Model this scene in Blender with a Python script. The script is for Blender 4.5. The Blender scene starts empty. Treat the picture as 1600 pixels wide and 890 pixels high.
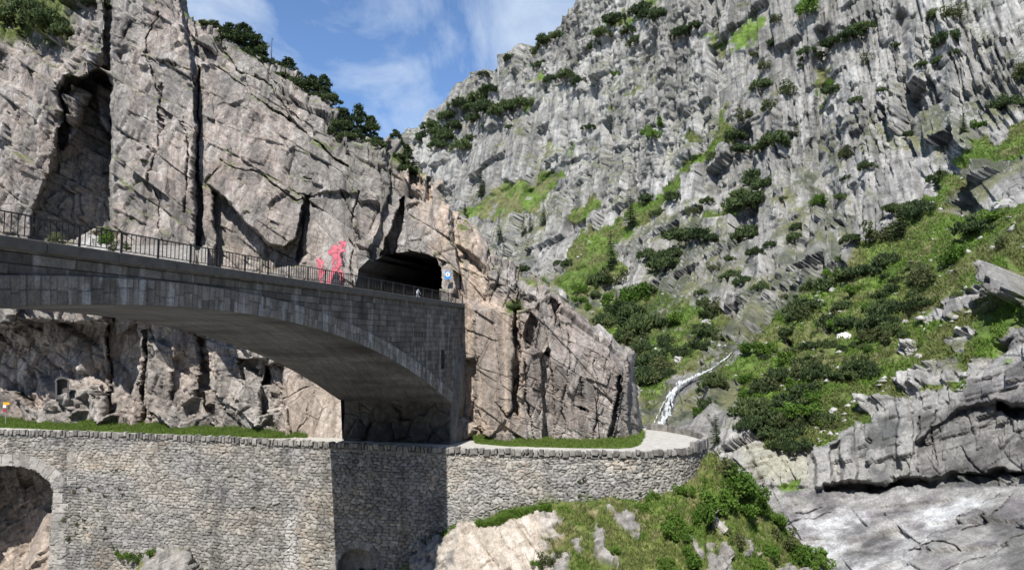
import bpy, bmesh, math, random
import numpy as np
from mathutils import Vector, Matrix, Quaternion

random.seed(7)
RNG = np.random.default_rng(11)
sc = bpy.context.scene
COL = sc.collection
F = 1100.0                      # focal length in units of a 1600 wide picture
CZ = 30.0                       # camera height
TH = math.atan(85 / 1100)       # camera looks slightly up
CT, ST = math.cos(TH), math.sin(TH)
f32 = np.float32

# ------------------------------------------------------------------ projection helpers
def pt(px, py, Y):
    px = np.asarray(px, float); py = np.asarray(py, float); Y = np.asarray(Y, float)
    xc = (px - 800) / F; yc = (445 - py) / F
    dy = CT - yc * ST; dz = ST + yc * CT
    return np.stack(np.broadcast_arrays(xc / dy * Y, Y, dz / dy * Y + CZ), -1)

def y_at(py, z):                # distance at which the ray through row py meets height z (relative to the camera)
    yc = (445 - np.asarray(py, float)) / F
    return z * (CT - yc * ST) / (ST + yc * CT)

def proj(P):
    c = P - np.array([0, 0, CZ])
    d = c[..., 1] * CT + c[..., 2] * ST
    u = -c[..., 1] * ST + c[..., 2] * CT
    return 800 + F * c[..., 0] / d, 445 - F * u / d

def lerp_tab(x, tab):
    t = np.array(tab, float)
    return np.interp(x, t[:, 0], t[:, 1])

def sstep(a, b, x):
    t = np.clip((x - a) / (b - a), 0, 1)
    return t * t * (3 - 2 * t)

# ------------------------------------------------------------------ noise
def _hash(ix, iy, iz, seed):
    h = (ix.astype(np.int64).astype(np.uint32) * np.uint32(374761393)
         + iy.astype(np.int64).astype(np.uint32) * np.uint32(668265263)
         + iz.astype(np.int64).astype(np.uint32) * np.uint32(3266489917)
         + np.uint32((seed * 2654435761) & 0xffffffff))
    h ^= h >> np.uint32(15); h *= np.uint32(2246822519)
    h ^= h >> np.uint32(13); h *= np.uint32(3266489917)
    h ^= h >> np.uint32(16)
    return h

def _f(h):
    return (h >> np.uint32(8)).astype(f32) * f32(1 / 16777216)

def _re(h, k):
    h = h + np.uint32((k * 2654435769) & 0xffffffff)
    h ^= h >> np.uint32(15); h *= np.uint32(2246822519)
    h ^= h >> np.uint32(13); h *= np.uint32(3266489917)
    h ^= h >> np.uint32(16)
    return h

def vnoise(P, seed=0):
    P = np.asarray(P)
    i = np.floor(P); fr = (P - i).astype(f32)
    w = fr * fr * fr * (fr * (fr * 6 - 15) + 10)
    i = i.astype(np.int64)
    out = 0
    for dx in (0, 1):
        wx = w[:, 0] if dx else 1 - w[:, 0]
        for dy in (0, 1):
            wy = w[:, 1] if dy else 1 - w[:, 1]
            for dz in (0, 1):
                wz = w[:, 2] if dz else 1 - w[:, 2]
                out = out + wx * wy * wz * _f(_hash(i[:, 0] + dx, i[:, 1] + dy, i[:, 2] + dz, seed))
    return out * 2 - 1

def fbm(P, octs=4, seed=0, gain=0.5):
    P = np.asarray(P, float); out = 0; a = 1.0; tot = 0
    for k in range(octs):
        out = out + a * vnoise(P * 2.03 ** k + 17.3 * k, seed + k); tot += a; a *= gain
    return out / tot * 1.5

def worley(q, seed, jit=1.0):
    """nearest and second nearest jittered cell: F1, F2, hash, offset from the cell's seed"""
    N = len(q)
    F1 = np.full(N, 9.0, f32); F2 = np.full(N, 9.0, f32)
    H = np.zeros(N, np.uint32); D = np.zeros((N, 3), f32)
    for a in range(0, N, 150000):
        s = slice(a, min(N, a + 150000))
        qq = q[s]; i = np.floor(qq).astype(np.int64); fr = (qq - i).astype(f32)
        f1 = F1[s]; f2 = F2[s]; hh = H[s]; dd = D[s]
        for dx in (-1, 0, 1):
            for dy in (-1, 0, 1):
                for dz in (-1, 0, 1):
                    h = _hash(i[:, 0] + dx, i[:, 1] + dy, i[:, 2] + dz, seed)
                    ex = fr[:, 0] - dx - 0.5 - jit * (_f(h) - 0.5)
                    ey = fr[:, 1] - dy - 0.5 - jit * (_f(_re(h, 1)) - 0.5)
                    ez = fr[:, 2] - dz - 0.5 - jit * (_f(_re(h, 2)) - 0.5)
                    d = ex * ex + ey * ey + ez * ez
                    near = d < f1
                    f2[:] = np.where(near, f1, np.minimum(f2, d))
                    f1[:] = np.where(near, d, f1)
                    hh[:] = np.where(near, h, hh)
                    dd[:, 0] = np.where(near, ex, dd[:, 0]); dd[:, 1] = np.where(near, ey, dd[:, 1]); dd[:, 2] = np.where(near, ez, dd[:, 2])
    return np.sqrt(F1), np.sqrt(F2), H, D

def worley2(x, y, seed, jx=0.9, jy=0.6):
    N = len(x)
    i = np.floor(x).astype(np.int64); j = np.floor(y).astype(np.int64)
    fx = (x - i).astype(f32); fy = (y - j).astype(f32); z = np.zeros_like(i)
    F1 = np.full(N, 9.0, f32); F2 = F1.copy(); H = np.zeros(N, np.uint32)
    for dx in (-2, -1, 0, 1, 2):
        for dy in (-1, 0, 1):
            h = _hash(i + dx, j + dy, z, seed)
            off = np.where(((j + dy) & 1) == 1, 0.5, 0.0).astype(f32)
            ex = np.abs(fx - dx - 0.25 - off - jx * (_f(h) - 0.5) * 0.8)
            ey = np.abs(fy - dy - 0.5 - jy * (_f(_re(h, 1)) - 0.5))
            d = (ex ** 5 + ey ** 5) ** (1 / 5)
            near = d < F1
            F2 = np.where(near, F1, np.minimum(F2, d)); F1 = np.where(near, d, F1); H = np.where(near, h, H)
    return F1, F2, H

def facet(P, size, seed, step, tilt, crack, cw, warp=0.15, R=None):
    q = P if R is None else P @ R
    q = q / np.array(size)
    if warp:
        q = q + warp * np.stack([vnoise(q * 1.7, seed + 50), vnoise(q * 1.7 + 31, seed + 51), vnoise(q * 1.7 + 77, seed + 52)], -1)
    f1, f2, h, d = worley(q, seed)
    r0 = _f(_re(h, 5)); v = np.stack([_f(_re(h, 6)), _f(_re(h, 7)), _f(_re(h, 8))], -1) * 2 - 1
    gap = np.clip(1 - (f2 - f1) / cw, 0, 1)
    return step * (r0 * 2 - 1) + tilt * (d * v).sum(-1) - crack * gap, _f(_re(h, 9)), gap

def blocks(P, dirs, sp, seed, step, tilt, crack=0.0, cw=0.12, warp=0.12, split=0.5, cax=(1, 1, 1)):
    """rock broken along three sets of joint planes: every block sits at its own depth and leans its own way"""
    dirs = np.array(dirs, float); dirs /= np.linalg.norm(dirs, axis=1, keepdims=True); sp = np.array(sp, float)
    q = (P @ dirs.T) / sp
    m = P / (sp.mean() * 2.2)
    q = q + warp * np.stack([fbm(m, 3, seed + 60), fbm(m + 31, 3, seed + 61), fbm(m + 77, 3, seed + 62)], -1)
    z = np.zeros(len(P), np.int64); ids = [z, z, z]; loc = []; edge = np.full(len(P), 9.0)
    order = (1, 0, 2)
    for n, ax in enumerate(order):
        key = _hash(ids[0], ids[1], ids[2], seed + 7 * ax)
        t = q[:, ax] + (_f(_re(key, 1)) * 3 if n else 0)
        c = np.floor(t); f = t - c; h = _hash(c.astype(np.int64), key.astype(np.int64) & 0xffff, z, seed + 13 + ax)
        cut = 0.25 + 0.5 * _f(h); two = _f(_re(h, 2)) < split
        hi = two & (f > cut)
        lo_ = np.where(hi, cut, 0.0); hi_ = np.where(two & ~hi, cut, 1.0)
        e = np.minimum(f - lo_, hi_ - f) * sp[ax]
        edge = np.minimum(edge, e / cax[ax])
        loc.append((f - (lo_ + hi_) / 2) * sp[ax])
        ids[n] = (c * 2 + hi).astype(np.int64)
    H = _hash(ids[0], ids[1], ids[2], seed + 99)
    v = np.stack([_f(_re(H, 6)), _f(_re(H, 7)), _f(_re(H, 8))], -1) * 2 - 1
    d = step * (_f(_re(H, 5)) * 2 - 1) + tilt * (loc[0] * v[:, 0] + loc[1] * v[:, 1] + 0.5 * loc[2] * v[:, 2])
    gate = sstep(-0.1, 0.4, fbm(m * 0.9 + 11, 3, seed + 70))
    gap = np.clip(1 - edge / cw, 0, 1) * gate
    return d - crack * gap, _f(_re(H, 9)), gap

def vcracks(P, nrm, sp, wid, seed, run=14.0, bend=0.3):
    """open joints that run up the rock, each broken along its length"""
    n = np.array(nrm, float); n /= np.linalg.norm(n)
    t = (P @ n) / sp + bend * fbm(P / np.array([sp * 4, sp * 4, run * 2.5]), 3, seed)
    best = np.full(len(P), 9.0)
    c0 = np.floor(t).astype(np.int64); z = np.zeros_like(c0)
    for k in (-1, 0, 1):
        h = _hash(c0 + k, z, z, seed + 3)
        d = np.abs(t - (c0 + k) - 0.5 - 0.8 * (_f(h) - 0.5)) * sp
        gate = vnoise(np.stack([(c0 + k) * 7.31, P[:, 2] / run, z * 0.0 + seed], -1), seed + 4) > -0.15
        best = np.where(gate, np.minimum(best, d), best)
    return np.clip(1 - best / wid, 0, 1)

def psd(px, py, poly):
    """signed distance to a polygon (negative inside), in the polygon's own units"""
    P = np.array(poly, float); n = len(P)
    d = np.full(px.shape, 1e9); ins = np.zeros(px.shape, bool)
    for k in range(n):
        ax, ay = P[k]; bx, by = P[(k + 1) % n]
        ex, ey = bx - ax, by - ay
        wx, wy = px - ax, py - ay
        t = np.clip((wx * ex + wy * ey) / (ex * ex + ey * ey + 1e-9), 0, 1)
        d = np.minimum(d, (wx - ex * t) ** 2 + (wy - ey * t) ** 2)
        c = ((ay <= py) & (by > py)) | ((by <= py) & (ay > py))
        xi = ax + (py - ay) / (ey if abs(ey) > 1e-9 else 1e-9) * ex
        ins ^= c & (px < xi)
    d = np.sqrt(d)
    return np.where(ins, -d, d)

def line_d(px, py, line):
    P = np.array(line, float); d = np.full(px.shape, 1e9)
    for k in range(len(P) - 1):
        ax, ay = P[k]; bx, by = P[k + 1]
        ex, ey = bx - ax, by - ay
        t = np.clip(((px - ax) * ex + (py - ay) * ey) / (ex * ex + ey * ey + 1e-9), 0, 1)
        d = np.minimum(d, (px - ax - ex * t) ** 2 + (py - ay - ey * t) ** 2)
    return np.sqrt(d)

# ------------------------------------------------------------------ objects and meshes
def tag(o, label=None, cat=None, group=None, kind=None):
    if label: o['label'] = label
    if cat: o['category'] = cat
    if group: o['group'] = group
    if kind: o['kind'] = kind
    return o

def link(o, parent=None):
    COL.objects.link(o)
    if parent is not None: o.parent = parent
    return o

def empty(name, loc, rz=0):
    o = bpy.data.objects.new(name, None); COL.objects.link(o)
    o.empty_display_size = 0.3
    o.location = loc; o.rotation_euler = (0, 0, rz)
    return o

def raw_mesh(name, V, faces, mat, parent=None, col=None, smooth=False):
    """V (N,3), faces (M,k) array of equal-sized polygons; the vertices are in world space and moved into the parent's space"""
    V = np.asarray(V, float).reshape(-1, 3)
    if parent is not None: V = V - np.array(parent.location)
    faces = np.asarray(faces, np.int32); m, k = faces.shape
    me = bpy.data.meshes.new(name)
    me.vertices.add(len(V)); me.vertices.foreach_set('co', V.astype(f32).ravel())
    me.loops.add(m * k); me.loops.foreach_set('vertex_index', faces.ravel())
    me.polygons.add(m); me.polygons.foreach_set('loop_start', np.arange(0, m * k, k, dtype=np.int32))
    me.polygons.foreach_set('loop_total', np.full(m, k, np.int32))
    if smooth: me.polygons.foreach_set('use_smooth', np.ones(m, bool))
    if col is not None:
        a = me.color_attributes.new('Col', 'FLOAT_COLOR', 'POINT')
        c = np.ones((len(V), 4), f32); c[:, :np.shape(col)[-1]] = np.asarray(col)
        a.data.foreach_set('color', c.ravel())
    me.update(calc_edges=True)
    me.materials.append(mat)
    return link(bpy.data.objects.new(name, me), parent)

def grid_mesh(name, P, mat, keep=None, col=None, parent=None, smooth=False, flip=False):
    r, c = P.shape[:2]
    idx = np.arange(r * c).reshape(r, c)
    q = np.stack([idx[:-1, :-1], idx[:-1, 1:], idx[1:, 1:], idx[1:, :-1]], -1)
    if flip: q = q[..., ::-1]
    if keep is not None: q = q[keep]
    q = q.reshape(-1, 4)
    used = np.unique(q); remap = np.full(r * c, -1, np.int32); remap[used] = np.arange(len(used))
    return raw_mesh(name, P.reshape(-1, 3)[used], remap[q], mat, parent, None if col is None else np.asarray(col)[used], smooth)

def grid_normals(P):
    du = np.gradient(P, axis=1); dv = np.gradient(P, axis=0)
    n = np.cross(du, dv); n /= np.linalg.norm(n, axis=-1, keepdims=True) + 1e-12
    return n

class MB:
    """collects hexahedra, tubes and prisms and links them as one mesh"""
    def __init__(s): s.v = []; s.f = []
    def hexa(s, c8):            # 4 front + 4 back corners, same winding
        b = len(s.v); s.v += [tuple(map(float, p)) for p in c8]
        for q in ((0, 1, 2, 3), (7, 6, 5, 4), (0, 4, 5, 1), (1, 5, 6, 2), (2, 6, 7, 3), (3, 7, 4, 0)): s.f.append([b + i for i in q])
    def box(s, o, ax, ay, az):  # centre and three half vectors
        o, ax, ay, az = (np.array(t, float) for t in (o, ax, ay, az))
        s.hexa([o - ax - ay - az, o + ax - ay - az, o + ax + ay - az, o - ax + ay - az, o - ax - ay + az, o + ax - ay + az, o + ax + ay + az, o - ax + ay + az])
    def tube(s, a, b, r0, r1=None, n=7):
        r1 = r0 if r1 is None else r1
        a, b = np.array(a, float), np.array(b, float); d = b - a; d /= np.linalg.norm(d) + 1e-9
        u = np.cross(d, (0.3, 0.9, 0.1)); u /= np.linalg.norm(u) + 1e-9; w = np.cross(d, u)
        k = len(s.v)
        for p, r in ((a, r0), (b, r1)):
            for i in range(n):
                t = 2 * math.pi * i / n; s.v.append(tuple(p + r * (math.cos(t) * u + math.sin(t) * w)))
        for i in range(n): s.f.append([k + i, k + (i + 1) % n, k + n + (i + 1) % n, k + n + i])
        s.f.append([k + i for i in range(n)][::-1]); s.f.append([k + n + i for i in range(n)])
    def prism(s, pts, d):       # planar outline extruded along d
        k = len(s.v); n = len(pts); d = np.array(d, float)
        s.v += [tuple(map(float, p)) for p in pts] + [tuple(np.array(p, float) + d) for p in pts]
        s.f.append([k + i for i in range(n)]); s.f.append([k + n + i for i in range(n)][::-1])
        for i in range(n): s.f.append([k + i, k + n + i, k + n + (i + 1) % n, k + (i + 1) % n])
    def build(s, name, mat, parent=None, bevel=0.0, col=None):
        me = bpy.data.meshes.new(name)
        off = np.array(parent.location) if parent is not None else np.zeros(3)
        if parent is not None and parent.parent is not None: off = off + np.array(parent.parent.location)
        me.from_pydata([tuple(np.array(v) - off) for v in s.v], [], s.f)
        bm = bmesh.new(); bm.from_mesh(me); bmesh.ops.recalc_face_normals(bm, faces=bm.faces)
        if bevel: bmesh.ops.bevel(bm, geom=bm.edges[:], offset=bevel, segments=1, affect='EDGES')
        bm.to_mesh(me); bm.free()
        me.materials.append(mat)
        return link(bpy.data.objects.new(name, me), parent)

# ------------------------------------------------------------------ materials
def new_mat(name):
    m = bpy.data.materials.new(name); m.use_nodes = True
    nt = m.node_tree; nt.nodes.clear()
    out = nt.nodes.new('ShaderNodeOutputMaterial'); b = nt.nodes.new('ShaderNodeBsdfPrincipled')
    nt.links.new(b.outputs[0], out.inputs[0])
    b.inputs['Specular IOR Level'].default_value = 0.25
    return m, nt, b

def noise_node(nt, vec, scale, detail=6, rough=0.6):
    n = nt.nodes.new('ShaderNodeTexNoise'); n.inputs['Scale'].default_value = scale
    n.inputs['Detail'].default_value = detail; n.inputs['Roughness'].default_value = rough
    nt.links.new(vec, n.inputs['Vector']); return n.outputs['Fac']

def ramp(nt, fac, stops):
    r = nt.nodes.new('ShaderNodeValToRGB'); e = r.color_ramp.elements
    while len(e) < len(stops): e.new(0.5)
    for k, (p, c) in enumerate(stops):
        e[k].position = p; e[k].color = (*c, 1) if not isinstance(c, float) else (c, c, c, 1)
    nt.links.new(fac, r.inputs[0]); return r.outputs[0]

def mixc(nt, mode, a, b, fac=1.0):
    m = nt.nodes.new('ShaderNodeMix'); m.data_type = 'RGBA'; m.blend_type = mode
    if isinstance(fac, (int, float)): m.inputs[0].default_value = fac
    else: nt.links.new(fac, m.inputs[0])
    for s, i in ((a, 6), (b, 7)):
        if isinstance(s, tuple): m.inputs[i].default_value = (*s, 1)
        else: nt.links.new(s, m.inputs[i])
    return m.outputs[2]

def mapping(nt, scale=(1, 1, 1), rot=(0, 0, 0)):
    tc = nt.nodes.new('ShaderNodeTexCoord'); mp = nt.nodes.new('ShaderNodeMapping')
    mp.inputs['Scale'].default_value = scale; mp.inputs['Rotation'].default_value = rot
    nt.links.new(tc.outputs['Object'], mp.inputs['Vector']); return mp.outputs[0]

def mat_vcol(name, fine=3.0, lo=0.72, hi=1.22, bump=0.5, bdist=0.12, streak=None, rough=0.9, bscale=None, joints=None):
    m, nt, b = new_mat(name)
    at = nt.nodes.new('ShaderNodeAttribute'); at.attribute_name = 'Col'
    v = mapping(nt)
    c = mixc(nt, 'MULTIPLY', at.outputs['Color'], ramp(nt, noise_node(nt, v, fine, 8, 0.7), [(0.3, lo), (0.7, hi)]))
    c = mixc(nt, 'MULTIPLY', c, ramp(nt, noise_node(nt, v, fine * 6, 3, 0.6), [(0.32, 0.72), (0.68, 1.25)]))
    if streak == 'wall':
        tc = nt.nodes.new('ShaderNodeTexCoord'); dt = nt.nodes.new('ShaderNodeVectorMath'); dt.operation = 'DOT_PRODUCT'; nt.links.new(tc.outputs['Object'], dt.inputs[0]); dt.inputs[1].default_value = (0.5, -0.265, 0.046)
        sp_ = nt.nodes.new('ShaderNodeSeparateXYZ'); nt.links.new(tc.outputs['Object'], sp_.inputs[0]); mz_ = nt.nodes.new('ShaderNodeMath'); mz_.operation = 'MULTIPLY'; nt.links.new(sp_.outputs[2], mz_.inputs[0]); mz_.inputs[1].default_value = 0.045
        cb_ = nt.nodes.new('ShaderNodeCombineXYZ'); nt.links.new(dt.outputs['Value'], cb_.inputs[0]); nt.links.new(mz_.outputs[0], cb_.inputs[1])
        c = mixc(nt, 'MULTIPLY', c, ramp(nt, noise_node(nt, cb_.outputs[0], 1.2, 5, 0.65), [(0.34, 0.72), (0.62, 1.1)]), at.outputs['Alpha'])
    elif streak:
        c = mixc(nt, 'MULTIPLY', c, ramp(nt, noise_node(nt, mapping(nt, streak[0], streak[1]), 1.0, 5, 0.65), [(0.32, streak[2]), (0.62, 1.08)]))
    hgt = noise_node(nt, v, bscale or fine * 1.5, 9, 0.72)
    for scale_, rot_, wid_, dark_ in joints or ():      # hairline joints, dark with lichen and dirt, broken along their length
        wp = nt.nodes.new('ShaderNodeMix'); wp.data_type = 'RGBA'; wp.blend_type = 'LINEAR_LIGHT'; wp.inputs[0].default_value = 0.16
        n_ = nt.nodes.new('ShaderNodeTexNoise'); n_.inputs['Scale'].default_value = 0.9; n_.inputs['Detail'].default_value = 4
        mv = mapping(nt, scale_, rot_); nt.links.new(mv, n_.inputs['Vector']); nt.links.new(mv, wp.inputs[6]); nt.links.new(n_.outputs['Color'], wp.inputs[7])
        vo = nt.nodes.new('ShaderNodeTexVoronoi'); vo.feature = 'DISTANCE_TO_EDGE'; vo.inputs['Scale'].default_value = 1.0; nt.links.new(wp.outputs[2], vo.inputs['Vector'])
        ln = ramp(nt, vo.outputs['Distance'], [(0.0, 0.0), (wid_, 1.0)])
        gt = ramp(nt, noise_node(nt, mv, 0.55, 3), [(0.47, 1.0), (0.60, 0.0)])
        lt = mixc(nt, 'MIX', ln, gt, 0.0)
        mxn = nt.nodes.new('ShaderNodeMath'); mxn.operation = 'MAXIMUM'; nt.links.new(lt, mxn.inputs[0]); nt.links.new(gt, mxn.inputs[1])
        c = mixc(nt, 'MULTIPLY', c, ramp(nt, mxn.outputs[0], [(0.0, dark_), (1.0, 1.0)]))
        ad = nt.nodes.new('ShaderNodeMath'); ad.operation = 'MULTIPLY_ADD'; nt.links.new(mxn.outputs[0], ad.inputs[0]); ad.inputs[1].default_value = 0.8; nt.links.new(hgt, ad.inputs[2]); hgt = ad.outputs[0]
    nt.links.new(c, b.inputs['Base Color']); b.inputs['Roughness'].default_value = rough
    bp = nt.nodes.new('ShaderNodeBump'); bp.inputs['Strength'].default_value = bump; bp.inputs['Distance'].default_value = bdist
    nt.links.new(hgt, bp.inputs['Height'])
    nt.links.new(bp.outputs[0], b.inputs['Normal'])
    return m

def mat_plain(name, color, var=0.25, scale=4.0, rough=0.8, bump=0.0, metal=0.0, each=0.0):
    m, nt, b = new_mat(name); v = mapping(nt)
    if each:
        gi = nt.nodes.new('ShaderNodeNewGeometry'); color = mixc(nt, 'MULTIPLY', color, ramp(nt, gi.outputs['Random Per Island'], [(0.0, 1 - each), (1.0, 1 + each)]))
    c = mixc(nt, 'MULTIPLY', color, ramp(nt, noise_node(nt, v, scale, 6, 0.65), [(0.3, 1 - var), (0.7, 1 + var)]))
    nt.links.new(c, b.inputs['Base Color']); b.inputs['Roughness'].default_value = rough; b.inputs['Metallic'].default_value = metal
    if bump:
        bp = nt.nodes.new('ShaderNodeBump'); bp.inputs['Strength'].default_value = bump; bp.inputs['Distance'].default_value = 0.05
        nt.links.new(noise_node(nt, v, scale * 3, 6), bp.inputs['Height']); nt.links.new(bp.outputs[0], b.inputs['Normal'])
    return m

def mat_leaf(name, stops, trans=0.25, rough=0.7):
    m, nt, b = new_mat(name)
    g = nt.nodes.new('ShaderNodeNewGeometry'); oi = nt.nodes.new('ShaderNodeObjectInfo')
    n = noise_node(nt, mapping(nt), 1.3, 2)
    add = nt.nodes.new('ShaderNodeMath'); add.operation = 'MULTIPLY_ADD'
    nt.links.new(oi.outputs['Random'], add.inputs[0]); add.inputs[1].default_value = 0.42
    mx = nt.nodes.new('ShaderNodeMath'); mx.operation = 'MULTIPLY_ADD'
    nt.links.new(g.outputs['Random Per Island'], mx.inputs[0]); mx.inputs[1].default_value = 0.40
    sb = nt.nodes.new('ShaderNodeMath'); sb.operation = 'MULTIPLY'; nt.links.new(n, sb.inputs[0]); sb.inputs[1].default_value = 0.35
    nt.links.new(sb.outputs[0], mx.inputs[2]); nt.links.new(mx.outputs[0], add.inputs[2])
    c = ramp(nt, add.outputs[0], stops)
    nt.links.new(c, b.inputs['Base Color']); b.inputs['Roughness'].default_value = rough
    b.inputs['Specular IOR Level'].default_value = 0.15
    if trans:
        t = nt.nodes.new('ShaderNodeBsdfTranslucent'); nt.links.new(c, t.inputs[0])
        s = nt.nodes.new('ShaderNodeMixShader'); s.inputs[0].default_value = trans
        out = [k for k in nt.nodes if k.type == 'OUTPUT_MATERIAL'][0]
        nt.links.new(b.outputs[0], s.inputs[1]); nt.links.new(t.outputs[0], s.inputs[2]); nt.links.new(s.outputs[0], out.inputs[0])
    return m

M = {}
M['cliff'] = mat_vcol('granite_cliff', 1.8, 0.55, 1.4, 0.7, 0.12, ((1.1, 1.1, 0.10), (0, 0, 0), 0.72), bscale=4.0, joints=[((0.42, 0.3, 0.20), (0, 0.2, 0), 0.03, 0.55), ((0.9, 0.5, 0.55), (0, -0.5, 0), 0.04, 0.72)])
M['mountain'] = mat_vcol('gneiss_mountain', 0.6, 0.6, 1.3, 0.8, 0.35, 'wall', bscale=1.6)
M['mound'] = mat_vcol('hillside_soil', 1.6, 0.65, 1.3, 0.7, 0.12, bscale=4.0)
M['masonry'] = mat_vcol('rubble_stone', 2.2, 0.75, 1.2, 0.5, 0.08)
M['ashlar'] = mat_vcol('dark_ashlar', 1.6, 0.7, 1.25, 0.35, 0.04, ((1.5, 1.5, 0.25), (0, 0, 0), 0.75))
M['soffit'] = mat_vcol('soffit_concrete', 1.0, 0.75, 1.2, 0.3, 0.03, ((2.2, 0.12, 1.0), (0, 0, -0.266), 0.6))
M['concrete'] = mat_plain('cornice_concrete', (0.10, 0.096, 0.09), 0.25, 1.5, 0.9, 0.2)
M['asphalt'] = mat_plain('asphalt', (0.05, 0.05, 0.05), 0.2, 6, 0.9, 0.2)
M['path'] = mat_plain('pale_gravel', (0.375, 0.362, 0.335), 0.2, 1.2, 0.95, 0.2)
M['copestone'] = mat_plain('coping_stone', (0.185, 0.176, 0.163), 0.45, 1.6, 0.9, 0.5, 0, 0.4)
M['ashlar_pale'] = mat_plain('pale_dressed_stone', (0.265, 0.25, 0.23), 0.3, 1.5, 0.9, 0.4, 0, 0.25)
M['iron'] = mat_plain('dark_painted_iron', (0.045, 0.042, 0.04), 0.2, 5, 0.55)
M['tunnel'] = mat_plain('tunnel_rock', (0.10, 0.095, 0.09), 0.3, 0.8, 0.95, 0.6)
M['red'] = mat_plain('faded_red_paint', (0.48, 0.125, 0.16), 0.4, 1.6, 0.85)
M['black'] = mat_plain('dark_grey_paint', (0.035, 0.035, 0.045), 0.3, 1.6, 0.85)
M['blue'] = mat_plain('blue_sign_paint', (0.05, 0.30, 0.75), 0.05, 3, 0.5)
M['white'] = mat_plain('white_sign_paint', (0.80, 0.80, 0.80), 0.05, 3, 0.5)
M['yellow'] = mat_plain('yellow_sign_paint', (0.75, 0.36, 0.03), 0.08, 3, 0.5)
M['crimson'] = mat_plain('crimson_sign_paint', (0.35, 0.03, 0.05), 0.08, 3, 0.5)
M['galv'] = mat_plain('galvanised_steel', (0.42, 0.43, 0.44), 0.1, 3, 0.5, 0, 0.6)
M['bark'] = mat_plain('bark', (0.09, 0.07, 0.055), 0.3, 6, 0.95, 0.5)
M['deadwood'] = mat_plain('bleached_wood', (0.34, 0.32, 0.29), 0.25, 3, 0.95, 0.4)
M['boulder'] = mat_plain('pale_boulder', (0.34, 0.335, 0.315), 0.3, 0.9, 0.92, 0.6)
M['grey_dressed'] = mat_plain('grey_dressed_stone', (0.085, 0.082, 0.08), 0.28, 1.5, 0.9, 0.4)
M['bright_rock'] = mat_plain('bright_rock', (0.62, 0.61, 0.59), 0.15, 0.6, 0.9, 0.4)
M['pine'] = mat_leaf('pine_needles', [(0.1, (0.024, 0.038, 0.018)), (0.5, (0.052, 0.078, 0.031)), (1.0, (0.118, 0.155, 0.055))], 0.15)
M['spruce'] = mat_leaf('spruce_needles', [(0.1, (0.02, 0.036, 0.014)), (0.55, (0.04, 0.07, 0.022)), (1.0, (0.08, 0.125, 0.035))], 0.15)
M['leaf'] = mat_leaf('shrub_leaves', [(0.1, (0.042, 0.082, 0.014)), (0.5, (0.088, 0.165, 0.026)), (1.0, (0.16, 0.25, 0.05))], 0.35)
M['olive'] = mat_leaf('olive_leaves', [(0.1, (0.04, 0.055, 0.02)), (0.55, (0.085, 0.105, 0.04)), (1.0, (0.14, 0.15, 0.07))], 0.3)
M['grass'] = mat_leaf('grass_blades', [(0.1, (0.064, 0.115, 0.020)), (0.5, (0.115, 0.195, 0.032)), (1.0, (0.19, 0.27, 0.065))], 0.35)
M['drygrass'] = mat_leaf('dry_grass_blades', [(0.1, (0.072, 0.096, 0.026)), (0.5, (0.125, 0.155, 0.046)), (1.0, (0.215, 0.22, 0.085))], 0.3)

# ------------------------------------------------------------------ terrain patches
class Patch:
    """a rock or soil surface laid out in columns (px) and rows (0 at the foot, 1 at the crest), plus rows that fold back behind the crest"""
    pass

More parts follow.
